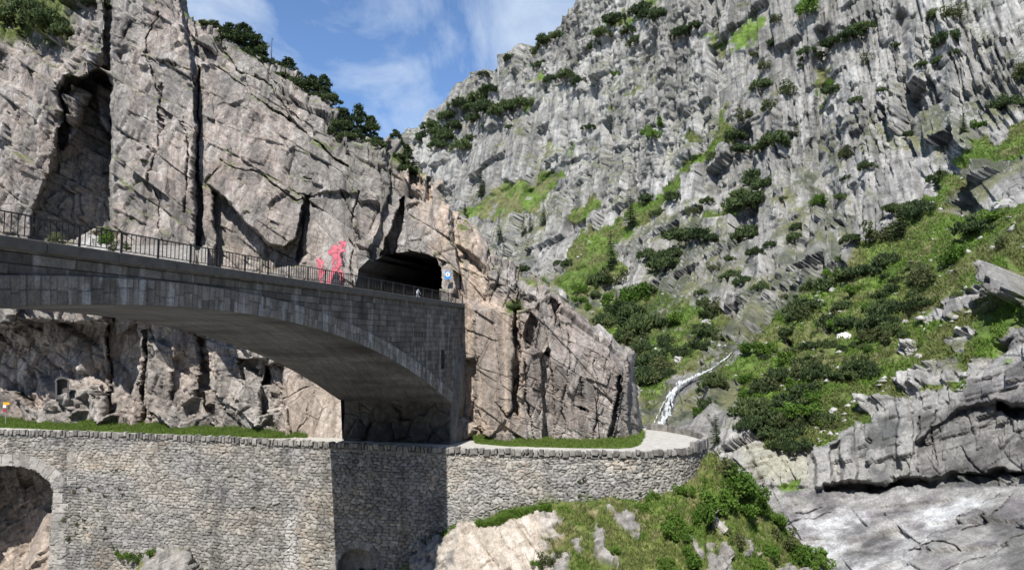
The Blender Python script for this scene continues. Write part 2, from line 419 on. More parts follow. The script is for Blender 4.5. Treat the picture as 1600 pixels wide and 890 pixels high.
def build_patch(name, mat, cols, ybot, ytop, nrow, depth, feature, disp, colour, back, nback, hole=None, level=1.0):
    p = Patch(); nc = len(cols)
    t = np.linspace(0, 1, nrow)
    PX = np.broadcast_to(cols, (nrow, nc)).astype(float)
    PY = ybot + (ytop - ybot) * t[:, None]
    D = depth(PX, PY)
    P0 = pt(PX, PY, D)
    N = grid_normals(P0)
    N[np.einsum('ijk,ijk->ij', N, P0 - np.array([0, 0, CZ])) > 0] *= -1
    N = N * np.array([1, 1, level]); N /= np.linalg.norm(N, axis=-1, keepdims=True)
    Df = D + feature(PX, PY)
    P1 = pt(PX, PY, Df)
    PB = P1.copy(); PB[..., 1] = 0.75 * D + 0.25 * Df
    # rows that fold over the crest and run back: a real top and rear
    k = np.linspace(0, 1, nback + 1)[1:, None, None]
    bk = back(cols)[None] * k
    PB = np.concatenate([PB, PB[-1:] + bk]); P1 = np.concatenate([P1, P1[-1:] + bk])
    tail = np.repeat(N[-1:], nback, 0) + np.array([0, 0, 0.9]) * np.minimum(k * 4, 1)
    tail /= np.linalg.norm(tail, axis=-1, keepdims=True)
    N = np.concatenate([N, tail])
    PXe = np.concatenate([PX, np.repeat(PX[-1:], nback, 0)]); PYe = np.concatenate([PY, np.repeat(PY[-1:] - 2, nback, 0)])
    flat = PB.reshape(-1, 3)
    d, info = disp(flat, PXe.ravel(), PYe.ravel())
    w_ = np.gradient(Df, axis=1) / (Df / F * np.gradient(cols)); w_ = 1 / (1 + (np.abs(w_) / 4) ** 2)
    d = d * np.concatenate([w_, np.repeat(w_[-1:], nback, 0)]).ravel()
    P = P1 + N * d.reshape(P1.shape[:2])[..., None]
    Nd = grid_normals(P); Nd[np.einsum('ijk,ijk->ij', Nd, N) < 0] *= -1
    col = colour(P.reshape(-1, 3), PXe.ravel(), PYe.ravel(), Nd.reshape(-1, 3), info)
    keep = None
    if hole is not None:
        ins = psd(PXe, PYe, hole) < 0
        keep = ~(ins[:-1, :-1] & ins[1:, 1:] & ins[:-1, 1:] & ins[1:, :-1])
    p.obj = grid_mesh(name, P, mat, keep, col)
    p.P, p.N, p.cols, p.yb, p.yt, p.nrow, p.col = P, Nd, cols, ybot, ytop, nrow, col
    def at(px, py, p=p):
        c = np.interp(px, p.cols, np.arange(len(p.cols)))
        yb = np.interp(px, p.cols, p.yb); yt = np.interp(px, p.cols, p.yt)
        r = np.clip((py - yb) / (yt - yb), 0, 1) * (p.nrow - 1)
        i = np.clip(np.round(r).astype(int), 0, p.nrow - 1); j = np.clip(np.round(c).astype(int), 0, len(p.cols) - 1)
        return p.P[i, j], p.N[i, j]
    p.at = at
    return p

def rot_y(a):
    c, s = math.cos(a), math.sin(a)
    return np.array([[c, 0, s], [0, 1, 0], [-s, 0, c]])

# ---- the near cliff that carries the tunnel
PORTAL = [(557, 474), (557, 440), (561, 421), (575, 407), (598, 396), (640, 390), (664, 396), (684, 404), (691, 424), (694, 455), (694, 474)]
cl_cols = np.arange(-230, 1004.6, 1.35)
cl_yb = lerp_tab(cl_cols, [(-230, 672), (0, 669), (250, 681), (480, 694), (760, 702), (1005, 702)])
cl_yt = lerp_tab(cl_cols, [(-230, -130), (200, -110), (262, -50), (275, -6), (300, 18), (340, 40), (390, 72), (430, 102), (475, 128), (512, 160), (538, 185), (548, 205), (600, 216),
                           (618, 238), (640, 250), (668, 266), (690, 300), (722, 342), (760, 386), (798, 400), (806, 410), (838, 430), (870, 455), (905, 482), (950, 520),
                           (984, 548), (990, 562), (997, 596), (1000, 630), (1002.5, 665), (1005, 692)])
_s = np.stack([cl_cols / 14, cl_cols * 0, cl_cols * 0], -1)
cl_yt = np.minimum(cl_yt + np.where(cl_cols < 980, 3.5, 0.6) * fbm(_s, 3, 5), cl_yb - 4)

def cl_base(px):
    return lerp_tab(px, [(-230, 116), (0, 107), (250, 99.5), (480, 92.6), (545, 91.2), (620, 91.3), (760, 87.6), (900, 86.2), (960, 86.3), (985, 87), (996, 88.6), (1002, 91), (1005, 95)])
def cl_depth(px, py):
    b = cl_base(px); yb = np.interp(px, cl_cols, cl_yb); yt = np.interp(px, cl_cols, cl_yt)
    h = np.maximum(yb - py, 0) / F * b
    lean = 0.10 * h + 0.16 * np.maximum(h - 22, 0)
    return b + lean + 5.0 * np.exp(-np.maximum(py - yt, 0) / 16)

CLF = [  # outline, push-back in metres, softness in px
    ([(170, -200), (176, 20), (178, 120), (172, 250), (176, 420), (182, 520), (300, 470), (306, 380), (304, 200), (297, 92), (272, -60), (260, -200)], -3.6, 3),
    ([(-240, 60), (0, 36), (40, 70), (88, 110), (100, 168), (84, 235), (62, 300), (40, 380), (25, 520), (-240, 520)], -3.0, 4),
    ([(88, 112), (130, 70), (166, 84), (168, 118), (140, 112), (100, 160)], -2.4, 3),
    ([(112, 134), (146, 146), (130, 185), (100, 236), (112, 180)], -5.0, 3), ([(150, 128), (172, 130), (171, 210), (158, 190)], -5.0, 3), ([(96, 96), (150, 88), (156, 112), (120, 122)], -1.5, 3),
    ([(308, 100), (312, 110), (310, 230), (317, 330), (314, 380), (316, 440), (306, 440), (309, 330), (308, 240)], 2.4, 2), ([(154, -200), (172, -200), (176, 60), (174, 112), (158, 108), (164, 40)], 4.0, 3),
    ([(318, 290), (335, 292), (337, 440), (319, 440)], -0.9, 2),
    ([(326, 284), (350, 252), (400, 262), (440, 290), (474, 308), (468, 330), (462, 372), (442, 384), (420, 377), (382, 346), (352, 308), (338, 296)], -2.4, 2), ([(316, 98), (340, 112), (440, 190), (520, 244), (556, 300), (480, 306), (440, 290), (400, 262), (350, 252), (322, 284)], -0.8, 3),
    ([(335, 298), (352, 309), (382, 347), (420, 379), (444, 386), (463, 374), (470, 330), (474, 312), (474, 400), (462, 412), (400, 430), (336, 440)], 2.2, 2.5),
    ([(475, 312), (483, 302), (479, 394), (464, 414), (461, 402), (471, 366)], 1.6, 2),
    ([(597, 396), (612, 350), (624, 312), (634, 306), (628, 350), (618, 398)], 4.0, 2),
    ([(640, 262), (652, 258), (664, 280), (660, 314), (642, 312)], 3.6, 2),
    ([(668, 268), (676, 280), (672, 316), (666, 312)], 2.5, 2),
    ([(545, 205), (600, 214), (612, 262), (604, 320), (575, 390), (556, 380), (548, 300)], -1.2, 3),
    ([(706, 424), (718, 432), (722, 470), (709, 466), (712, 446)], 2.2, 1.5),
    ([(300, -20), (390, 70), (430, 100), (478, 128), (512, 165), (540, 215), (520, 235), (440, 182), (340, 100), (305, 85)], 1.8, 3),
    ([(700, 320), (800, 398), (870, 452), (840, 470), (800, 486), (744, 478), (722, 470), (712, 400)], 2.4, 4),
    ([(744, 474), (800, 480), (806, 560), (800, 640), (752, 700), (744, 600)], -0.6, 2),
    ([(801, 484), (808, 480), (812, 560), (808, 650), (800, 640), (803, 560)], 3.0, 1.5),
    ([(830, 480), (840, 500), (834, 540), (822, 545), (818, 520)], 1.8, 2),
    ([(860, 468), (872, 474), (874, 500), (868, 505)], 1.6, 1.5),
    ([(846, 560), (856, 540), (864, 600), (866, 690), (850, 695), (846, 640)], 2.4, 2),
    ([(966, 590), (972, 585), (968, 650), (956, 690), (950, 690), (960, 640)], 2.0, 2),
    ([(986, 560), (1000, 600), (1004, 700), (984, 700), (980, 620)], 1.5, 3),
    ([(-240, 506), (30, 508), (60, 500), (166, 506), (168, 620), (150, 600), (110, 612), (60, 640), (20, 612), (-240, 600)], 3.8, 5),
    ([(-240, 478), (30, 478), (166, 482), (176, 500), (60, 502), (-240, 508)], -4.6, 2),
    ([(165, 480), (216, 490), (219, 580), (200, 640), (168, 650), (166, 560)], 5.5, 2.5),
    ([(222, 520), (230, 515), (226, 610), (228, 690), (216, 690), (219, 600)], 2.5, 2),
    ([(268, 560), (290, 548), (300, 590), (282, 640), (270, 620)], 1.6, 3),
    ([(306, 520), (324, 530), (332, 600), (340, 660), (320, 640), (308, 600)], 3.2, 3),
    ([(360, 560), (420, 560), (424, 600), (404, 600), (372, 590)], 2.4, 3),
    ([(416, 570), (444, 566), (446, 610), (440, 640), (414, 650), (408, 620)], 3.2, 2),
    ([(424, 640), (448, 636), (460, 690), (430, 690)], -0.8, 3),
    ([(540, 560), (740, 560), (744, 705), (540, 705)], 1.5, 3),
]
CLCR = [  # crack polylines: points, width px, depth
    ([(340, 104), (400, 152), (470, 200), (522, 246), (545, 262)], 3.0, 1.8),
    ([(330, 60), (372, 110), (420, 130), (448, 172), (452, 190)], 2.5, 1.2),
    ([(395, 80), (440, 135), (452, 170), (470, 190)], 2.5, 1.2),
    ([(345, 250), (372, 262), (400, 268), (412, 275)], 2.0, 0.9), ([(470, 276), (486, 280)], 2.0, 0.9),
    ([(412, 274), (440, 300), (460, 312), (484, 304)], 2.5, 1.4), ([(535, 300), (552, 340), (560, 372)], 2.0, 1.2), ([(560, 300), (548, 345), (556, 362)], 2.0, 1.0),
    ([(545, 372), (552, 390), (546, 420), (552, 450)], 1.8, 0.9), ([(612, 262), (604, 320)], 2.0, 1.0), ([(614, 240), (616, 300), (636, 312)], 1.8, 0.8),
    ([(248, 20), (226, 60), (246, 130), (252, 200)], 2.2, 1.2), ([(252, 130), (246, 230), (238, 290), (252, 380)], 1.8, 1.0), ([(190, 60), (215, 20)], 2, 1.0),
    ([(230, 230), (246, 240)], 2.5, 1.5), ([(228, 88), (296, 108)], 1.8, 0.8), ([(285, 180), (296, 250), (288, 330)], 2.0, 1.2),
    ([(820, 560), (824, 640), (838, 690)], 2.2, 1.3), ([(884, 500), (892, 560), (880, 640), (884, 690)], 1.8, 0.9), ([(910, 590), (906, 640)], 2.2, 1.2),
    ([(930, 560), (936, 620), (928, 690)], 1.6, 0.8), ([(895, 634), (912, 638)], 2.5, 1.2), ([(926, 656), (950, 664)], 1.8, 0.9), ([(776, 628), (790, 650), (800, 640)], 2.5, 1.5),
    ([(444, 622), (462, 612), (490, 600)], 1.4, 0.4), ([(462, 690), (480, 645), (492, 602)], 1.2, 0.35), ([(700, 330), (705, 380), (720, 410)], 2.0, 0.8),
    ([(806, 400), (812, 440), (806, 470)], 3.0, 2.0), ([(760, 380), (770, 420), (800, 440)], 2.0, 1.0),
]
def cl_feature(px, py):
    q = np.stack([px / 22, py / 22, px * 0], -1).reshape(-1, 3)
    wx = px + 4 * fbm(q, 4, 21, 0.6).reshape(px.shape); wy = py + 4 * fbm(q + 40, 4, 22, 0.6).reshape(px.shape)
    cwid = (0.75 + 0.9 * fbm(q * 1.3 + 90, 3, 23)).reshape(px.shape).clip(0.15, 1.6)
    o = np.zeros(px.shape)
    for poly, amt, soft in CLF:
        a = np.array(poly); m = (px > a[:, 0].min() - 16) & (px < a[:, 0].max() + 16) & (py > a[:, 1].min() - 16) & (py < a[:, 1].max() + 16)
        if m.any(): o[m] += amt * (1 - sstep(-soft * 0.55, soft * 0.55, psd(wx[m], wy[m], poly)))
    # the chimney between the two buttresses deepens to the right, so its slabs face away from the sun
    ch = [(92, 150), (104, 122), (166, 104), (174, 140), (174, 372), (150, 356), (118, 372), (56, 372), (62, 310), (86, 240), (102, 180)]
    m = 1 - sstep(-3, 3, psd(wx, wy, ch))
    ramp_x = np.clip((wx - (60 + (372 - wy) * 0.12)) / 100, 0, 1)
    o += m * (2.0 + 9.5 * ramp_x + 2.0 * np.clip((330 - wy) / 200, -0.2, 1))
    for l, w, dp in CLCR:
        o += dp * np.clip(1 - line_d(wx, wy, l) / (w * cwid), 0, 1)
    return o

SMOOTH = [([(478, 320), (556, 300), (556, 470), (478, 470)], 0.25), ([(744, 470), (800, 482), (802, 640), (744, 640)], 0.25), ([(446, 580), (545, 600), (545, 700), (462, 700), (440, 640)], 0.12),
          ([(600, 300), (700, 320), (740, 470), (744, 620), (700, 620), (700, 400), (560, 390)], 0.4), ([(340, 420), (340, 110), (470, 180), (555, 260), (480, 300), (480, 430)], 0.6), ([(172, 0), (300, 0), (305, 400), (172, 420)], 0.85),
          ([(60, 360), (100, 160), (172, 110), (172, 370)], 1.7), ([(168, 490), (216, 500), (216, 640), (168, 640)], 0.3), ([(810, 480), (985, 545), (985, 690), (870, 690)], 0.8), ([(312, 110), (345, 100), (345, 440), (312, 440)], 0.5)]
def cl_disp(P, px, py):
    amp = np.ones(len(P))
    for poly, k in SMOOTH: amp *= 1 - (1 - k) * (1 - sstep(-8, 8, psd(px, py, poly)))
    low = sstep(470, 560, py) * (px < 560)
    J = [(1.0, 0.1, 0.12), (0.55, 0.05, 0.83), (0.05, 1.0, 0.2)]
    J2 = [(0.9, 0.15, -0.35), (0.35, -0.1, 0.93), (0.2, 1.0, 0.1)]
    a, ra, ga = blocks(P, J, (6.5, 6.0, 9.0), 1, 1.0, 0.22, 0.7, 0.20, 0.07, cax=(1, 0.6, 0.05))
    b, rb, gb = blocks(P, J2, (3.0, 3.6, 6.0), 2, 0.26, 0.16, 0.4, 0.14, 0.10, cax=(1, 0.35, 0.05))
    vk = vcracks(P, (1, 0.1, 0.1), 3.6, 0.22, 71, 9.0) * sstep(-0.2, 0.3, fbm(P / 9, 2, 73)) + 0.5 * vcracks(P, (0.7, 0.1, 0.6), 4.5, 0.2, 75, 7.0) * sstep(0.0, 0.3, fbm(P / 8, 2, 74))
    c, rc, gc = blocks(P, J, (1.0, 1.2, 1.5), 3, 0.07, 0.16, 0.08, 0.10, 0.2)
    e, re_, ge = facet(P, (2.2, 3.0, 2.8), 4, 0.35, 0.9, 0.2, 0.08, 0.06)
    e2, re2, ge2 = facet(P, (0.8, 1.1, 0.9), 6, 0.16, 0.4, 0.1, 0.1, 0.1)
    n = fbm(P / 1.6, 5, 9) * 0.045
    keepc = sstep(-0.35, 0.35, fbm(P / 6.0, 3, 8))
    d = amp * (a + b * (0.5 + 0.9 * keepc) + c * (0.45 + 0.8 * keepc) + 0.15 * e * keepc - 0.8 * vk + low * (0.45 * e + 0.3 * e2 + 0.2 * b)) + n * (0.45 + 0.55 * amp) + 0.25 * amp * fbm(P / 9.0, 3, 10)
    return d, (amp, ra, rb, rc, ga, gb, low)

def cl_colour(P, px, py, N, info):
    amp, ra, rb, rc, ga, gb, low = info
    grey = np.array([0.228, 0.212, 0.196]); pink = np.array([0.290, 0.246, 0.218]); tan = np.array([0.39, 0.31, 0.245]); dark = np.array([0.115, 0.112, 0.108]); pale = np.array([0.37, 0.352, 0.33])
    big = fbm(P / np.array([9, 9, 14]), 4, 31); m2 = fbm(P / np.array([2.2, 2.2, 3.2]), 4, 32); m3 = fbm(P / 0.55, 3, 33)
    c = grey + (pink - grey) * sstep(-0.35, 0.5, big)[:, None]
    c = c + (dark - c) * (sstep(0.0, 0.6, m2 + 0.5 * (rb - 0.5) + 0.4 * big) * 0.65)[:, None]
    c = c * (0.86 + 0.28 * ra)[:, None] * (0.9 + 0.2 * rc)[:, None]
    c = c + (pale - c) * (sstep(0.2, 0.8, -m2 + 0.5 * m3 + 0.4 * (ra - 0.5)) * 0.6)[:, None]
    # iron stain down the cut face right of the tunnel
    st = sstep(40, 0, np.abs(psd(px + 12 * m2, py, [(650, 270), (700, 300), (730, 400), (745, 480), (800, 490), (798, 660), (752, 680), (735, 520), (712, 400)])) * (psd(px + 12 * m2, py, [(650, 270), (700, 300), (730, 400), (745, 480), (800, 490), (798, 660), (752, 680), (735, 520), (712, 400)]) > 0))
    streak = fbm(np.stack([P[:, 0] * 1.3, P[:, 1] * 0.5, P[:, 2] * 0.08], -1), 4, 35)
    c = c + (tan - c) * (st * (0.35 + 0.6 * sstep(-0.4, 0.4, streak)))[:, None]
    c = c * (1 + 0.22 * (streak))[:, None]
    # pale lime wash on the cut slab beside the arch
    lw = 1 - sstep(-6, 14, psd(px, py, [(505, 640), (540, 620), (540, 700), (500, 700)]))
    c = c + (np.array([0.44, 0.42, 0.40]) - c) * (lw * sstep(-0.4, 0.5, streak + 0.2))[:, None]
    w = 1 - sstep(-20, 20, psd(px, py, [(440, 590), (545, 590), (545, 700), (440, 700)]))
    c = c + (np.array([0.36, 0.30, 0.25]) - c) * (0.6 * w)[:, None]
    c = c * (1 + 0.10 * low)[:, None] + 0.014 * low[:, None] * np.array([1.0, 0.8, 0.5])
    # grass on ledges and along the crest
    led = sstep(0.62, 0.85, N[:, 2] + 0.25 * m2) * (amp > 0.35) * sstep(-0.2, 0.35, fbm(P / 3.5, 3, 38)) * (py < 470)
    for poly, s in (([(612, 236), (640, 240), (668, 262), (664, 274), (636, 258), (614, 246)], 5), ([(756, 384), (790, 390), (800, 404), (770, 396)], 4), ([(786, 470), (812, 462), (822, 484), (792, 490)], 5), ([(-240, -140), (120, -40), (110, 70), (40, 60), (-240, 80)], 14)):
        led = np.maximum(led, (1 - sstep(-s, s, psd(px, py, poly))) * sstep(-0.5, 0.2, m2 + 0.4))
    g = np.array([0.10, 0.125, 0.035]) * (1 + 0.3 * m3)[:, None]
    return np.clip(c + (g - c) * led[:, None], 0.02, 0.8)

cliff = build_patch('cliff', M['cliff'], cl_cols, cl_yb, cl_yt, 520, cl_depth, cl_feature, cl_disp, cl_colour,
                    lambda c: np.stack([np.where(c > 985, 4.0 - 0.0 * c, -np.maximum(800 - c, -30) / F * 36.5), np.full(len(c), 34.0), lerp_tab(c, [(0, 10), (600, -2), (900, -6), (1005, -1)])], -1), 60, PORTAL)
tag(cliff.obj, kind='structure')

# tunnel behind the portal: a rough tube running on along the road
BU = np.array([0.263, 0.9648, 0.0]); BN = np.array([-0.9648, 0.263, 0.0]); B0 = np.array([-22.5, 31.0, CZ])
def B(s, w, z):
    s, w, z = np.broadcast_arrays(np.asarray(s, float), np.asarray(w, float), np.asarray(z, float))
    return B0 + s[..., None] * BU + w[..., None] * BN + z[..., None] * np.array([0, 0, 1.0])
pp = np.array(PORTAL, float); ring = []
for a, b in zip(pp, np.roll(pp, -1, 0)):
    for t in np.linspace(0, 1, 9)[:-1]: ring.append(a + (b - a) * t)
ring = np.array(ring); cen = np.array([625, 445.0]); ring = cen + (ring - cen) * 1.015
rp, _ = cliff.at(ring[:, 0], ring[:, 1])
rows = [pt(ring[:, 0], ring[:, 1], rp[:, 1] + 0.15)]
mid = rows[0].mean(0)
for k in range(1, 26):
    o = rows[0] + np.array([0.30, 0.954, 0.0]) * (k * 1.6)
    o = o + (fbm(o / 2.5, 3, 44) * 0.5)[:, None] * (o - mid - np.array([0.3, 0.954, 0]) * k * 1.6) * 0.22
    rows.append(o)
T = np.array(rows); T = np.concatenate([T, T[:, :1]], 1)
endc = np.repeat(T[-1:].mean(1, keepdims=True), T.shape[1], 1); T = np.concatenate([T, endc])
tun = empty('road_tunnel', tuple(rows[0].mean(0) - np.array([0, 0, 3])))
tag(tun, 'dark arched road tunnel mouth cut into the pinkish cliff at the bridge end', 'tunnel')
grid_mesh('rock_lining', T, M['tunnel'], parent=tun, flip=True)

# ------------------------------------------------------------------ the far mountain, the green slope, the lower cliff and the slabs
mt_cols = np.concatenate([np.arange(560, 1640, 1.5), np.arange(1640, 1900, 3.0)])
mt_yt = lerp_tab(mt_cols, [(560, 268), (640, 205), (665, 186), (700, 152), (740, 122), (780, 100), (800, 86), (830, 66), (850, 52), (862, 48), (880, 26), (910, 0), (960, -45), (1040, -90), (1150, -110), (1900, -120)])
mt_yt = mt_yt + 6 * fbm(np.stack([mt_cols / 16, mt_cols * 0, mt_cols * 0], -1), 4, 61)
mt_yb = np.full(len(mt_cols), 965.0)
CP = np.array([(640, 205, 430), (700, 150, 430), (780, 100, 420), (850, 50, 402), (910, 0, 376), (1000, -100, 352), (1150, -130, 328), (700, 300, 395), (560, 300, 440), (560, 600, 330), (620, 700, 250),
    (720, 250, 400), (760, 330, 372), (850, 250, 362), (900, 130, 352), (830, 380, 330), (880, 440, 285), (920, 380, 300), (960, 440, 262), (960, 560, 225), (1010, 600, 195), (1010, 660, 165), (900, 700, 150), (800, 800, 130),
    (1000, 330, 305), (1100, 100, 308), (1100, 250, 283), (1100, 400, 250), (1080, 520, 212), (1150, 500, 206), (1250, 0, 282), (1250, 200, 258), (1250, 350, 236), (1200, 480, 203), (1400, 0, 254), (1400, 150, 240), (1400, 270, 220),
    (1600, -100, 232), (1600, 0, 220), (1600, 100, 209), (1600, 165, 200), (1720, 60, 203), (1720, 160, 190), (1500, 230, 205),
    (1060, 590, 180), (1150, 560, 172), (1200, 600, 150), (1300, 500, 165), (1450, 330, 187), (1600, 220, 170), (1300, 600, 135), (1450, 480, 146), (1600, 380, 136), (1600, 300, 150), (1720, 300, 140),
    (1130, 640, 136), (1150, 685, 125), (1250, 690, 118), (1400, 610, 115), (1500, 560, 112), (1600, 520, 105), (1720, 480, 100),
    (1100, 760, 122), (1200, 760, 117), (1350, 765, 111), (1500, 755, 105), (1600, 745, 99), (1720, 740, 93),
    (1200, 850, 105), (1350, 830, 99), (1600, 830, 84), (1250, 890, 98), (1400, 890, 90), (1600, 890, 76), (1600, 965, 66), (1200, 965, 92), (1720, 965, 60), (1000, 965, 98), (1720, 850, 76), (1900, 60, 178), (1900, 300, 124), (1900, 480, 90), (1900, 740, 82), (1900, 965, 50), (560, 965, 110)], float)
def tps_fit(x, y, v, lam=0.3):
    n = len(x); A = np.zeros((n + 3, n + 3)); d2 = (x[:, None] - x) ** 2 + (y[:, None] - y) ** 2
    A[:n, :n] = 0.5 * d2 * np.log(d2 + 1e-9) + lam * np.eye(n); A[:n, n] = 1; A[:n, n + 1] = x; A[:n, n + 2] = y
    A[n:, :n] = A[:n, n:].T
    w = np.linalg.solve(A, np.concatenate([v, np.zeros(3)]))
    def ev(X, Y):
        o = w[n] + w[n + 1] * X + w[n + 2] * Y
        for k in range(n):
            d = (X - x[k]) ** 2 + (Y - y[k]) ** 2
            o = o + w[k] * 0.5 * d * np.log(d + 1e-9)
        return o
    return ev
_ev = tps_fit(CP[:, 0] / 300, CP[:, 1] / 300, np.log(CP[:, 2]))
def mt_depth(px, py): return np.exp(_ev(px / 300, py / 300))

GRASS = [([(866, 452), (884, 408), (905, 372), (945, 356), (972, 345), (975, 372), (958, 410), (932, 446), (890, 468)], 1.2), ([(980, 342), (1010, 305), (1050, 262), (1092, 222), (1118, 188), (1142, 162), (1152, 176), (1124, 214), (1086, 258), (1044, 310), (1006, 352)], 1.15),
    ([(1148, 552), (1206, 500), (1280, 440), (1345, 388), (1438, 312), (1500, 240), (1560, 200), (1600, 180), (1910, 130), (1910, 470), (1600, 500), (1530, 570), (1470, 612), (1400, 618), (1330, 652), (1270, 690), (1190, 690), (1150, 650), (1090, 612), (1110, 580)], 1.0),
    ([(916, 480), (1000, 452), (1060, 458), (1130, 470), (1126, 520), (1082, 548), (1100, 566), (1030, 608), (1000, 640), (985, 560), (950, 520)], 0.7), ([(712, 338), (760, 312), (800, 290), (872, 268), (880, 282), (800, 330), (730, 352)], 0.8),
    ([(884, 305), (925, 296), (918, 325), (890, 345), (872, 330)], 0.9), ([(1010, 420), (1060, 392), (1066, 400), (1020, 432)], 0.7), ([(1090, 320), (1150, 300), (1140, 328), (1098, 334)], 0.8), ([(1268, 130), (1300, 96), (1310, 140), (1282, 176)], 0.6),
    ([(800, 170), (850, 150), (860, 162), (812, 184)], 0.5), ([(936, 26), (1010, -10), (1060, -40), (1100, -30), (1000, 30), (950, 50)], 0.6), ([(800, 128), (860, 118), (880, 124), (830, 140)], 0.6), ([(1100, 70), (1180, 20), (1200, 40), (1130, 100)], 0.5),
    ([(940, 170), (1010, 90), (1030, 80), (980, 150), (950, 190)], 0.45), ([(820, 240), (900, 200), (910, 220), (830, 262)], 0.4), ([(1195, 770), (1260, 762), (1262, 775), (1210, 786)], 0.8)]
ROCKS = [[(1444, 492), (1470, 470), (1520, 442), (1544, 458), (1500, 490), (1456, 506)], [(1474, 532), (1524, 508), (1532, 518), (1490, 552)], [(1556, 458), (1600, 420), (1910, 380), (1910, 480), (1620, 478), (1580, 472)], [(1404, 602), (1440, 575), (1486, 556), (1514, 590), (1460, 606), (1420, 618)],
    [(1514, 572), (1560, 536), (1600, 512), (1910, 470), (1910, 700), (1500, 640)], [(1462, 330), (1490, 292), (1540, 262), (1600, 236), (1910, 210), (1910, 330), (1620, 330), (1560, 316), (1500, 336)], [(1200, 548), (1232, 524), (1242, 534), (1212, 560)],
    [(1102, 604), (1150, 592), (1170, 630), (1178, 695), (1100, 710), (1086, 640)], [(1270, 520), (1284, 470), (1292, 520)], [(1560, 300), (1600, 270), (1640, 280), (1640, 310)], [(1404, 546), (1432, 532), (1436, 548), (1412, 566)]]
LIP = [(1285, 752), (1350, 758), (1430, 750), (1500, 740), (1600, 735), (1910, 728), (1910, 752), (1600, 756), (1500, 757), (1350, 770), (1290, 764)]
def warped(px, py, k, s, seed):
    q = np.stack([px / s, py / s, px * 0], -1).reshape(-1, 3)
    return px + k * fbm(q, 4, seed).reshape(px.shape), py + k * fbm(q + 50, 4, seed + 5).reshape(px.shape)
def mt_grass(px, py):
    wx, wy = warped(px, py, 22, 30, 71)
    g = np.zeros(px.shape)
    for poly, k in GRASS:
        a = np.array(poly); m = (px > a[:, 0].min() - 40) & (px < a[:, 0].max() + 40) & (py > a[:, 1].min() - 40) & (py < a[:, 1].max() + 40)
        if m.any(): g[m] = np.maximum(g[m], k * (1 - sstep(-6, 6, psd(wx[m], wy[m], poly))))
    wx, wy = warped(px, py, 7, 14, 78)
    for poly in ROCKS: g *= sstep(-3, 3, psd(wx, wy, poly))
    return g
LOWER = [(1140, 700), (1180, 684), (1260, 690), (1330, 655), (1400, 618), (1480, 600), (1530, 570), (1600, 505), (1910, 440), (1910, 1000), (1000, 1000), (1110, 760)]
SLAB = [(1180, 768), (1290, 764), (1350, 772), (1500, 758), (1910, 752), (1910, 1000), (1000, 1000), (1150, 800)]
STREAM = [(1156, 542), (1138, 556), (1112, 576), (1084, 590), (1064, 600), (1052, 612), (1046, 630), (1040, 648), (1030, 672)]
def mt_feature(px, py):
    wx, wy = warped(px, py, 6, 26, 81)
    o = np.zeros(px.shape)
    o += 4.5 * (1 - sstep(-4, 4, psd(wx, wy, LIP)))
    for poly, amt, soft in (([(1556, 628), (1600, 634), (1910, 640), (1910, 664), (1600, 654), (1560, 640)], 3.5, 2), ([(1430, 690), (1462, 668), (1500, 640), (1560, 628), (1910, 636), (1910, 735), (1500, 742), (1440, 745)], 2.0, 4),
                            ([(1270, 690), (1290, 670), (1330, 655), (1340, 760), (1270, 756)], -2.2, 4), ([(1400, 628), (1418, 618), (1428, 700), (1418, 745), (1404, 745)], -1.2, 2), ([(1168, 690), (1262, 690), (1260, 756), (1190, 756)], -0.8, 4),
                            ([(1100, 600), (1150, 590), (1162, 680), (1130, 700), (1105, 650)], -2.5, 6), ([(1300, 700), (1312, 690), (1318, 756), (1302, 756)], 2.2, 3)):
        o += amt * (1 - sstep(-soft, soft, psd(wx, wy, poly)))
    # gullies and buttresses of the far face
    for l, w, dp in (([(905, 60), (880, 150), (872, 230), (868, 300)], 14, 6), ([(960, 200), (990, 140), (1020, 90)], 12, 5), ([(800, 200), (815, 260), (800, 330)], 10, -5), ([(1290, 60), (1282, 150), (1275, 240), (1300, 330)], 14, 7), ([(1405, 30), (1412, 110), (1418, 200)], 12, 6),
                     ([(1210, 150), (1200, 250), (1210, 330)], 16, -6), ([(1330, 130), (1350, 230), (1360, 300)], 18, -5), ([(1480, 60), (1490, 150), (1500, 230)], 16, -5), ([(860, 330), (900, 270), (930, 210), (940, 150)], 12, 5), ([(1060, 180), (1040, 250), (1000, 310)], 14, 5),
                     ([(886, 352), (896, 322), (890, 300)], 6, 5), ([(760, 180), (772, 240), (770, 300)], 12, -4), ([(1100, 330), (1090, 420), (1060, 470)], 14, -5), ([(1180, 380), (1190, 440), (1170, 500)], 14, -4), ([(1250, 380), (1240, 440)], 10, 4), ([(830, 300), (880, 260), (930, 250)], 8, 4)):
        o += dp * np.exp(-(line_d(wx, wy, l) / w) ** 2)
    o += 1.4 * np.exp(-(line_d(px, py, STREAM) / 9) ** 2)
    # diagonal fractures in the lower cliff and the slab
    for l, w, dp in (([(1440, 650), (1428, 700), (1436, 745)], 2, 1.2), ([(1462, 640), (1456, 700), (1460, 730)], 2, 1.2), ([(1200, 840), (1240, 815), (1300, 800)], 2, 0.7), ([(1400, 890), (1460, 840), (1520, 800), (1560, 770)], 2, 0.6), ([(1420, 862), (1480, 848), (1500, 852)], 3, 0.9),
                     ([(1240, 800), (1262, 798), (1284, 790)], 2.5, 0.8), ([(1500, 830), (1560, 800), (1580, 770)], 2.5, 0.8), ([(1440, 900), (1540, 870), (1620, 820)], 2, 0.7)):
        o += dp * np.clip(1 - line_d(wx, wy, l) / w, 0, 1)
    return o
MN1 = np.array([0.87, -0.46, 0.08]); MN1 /= np.linalg.norm(MN1)
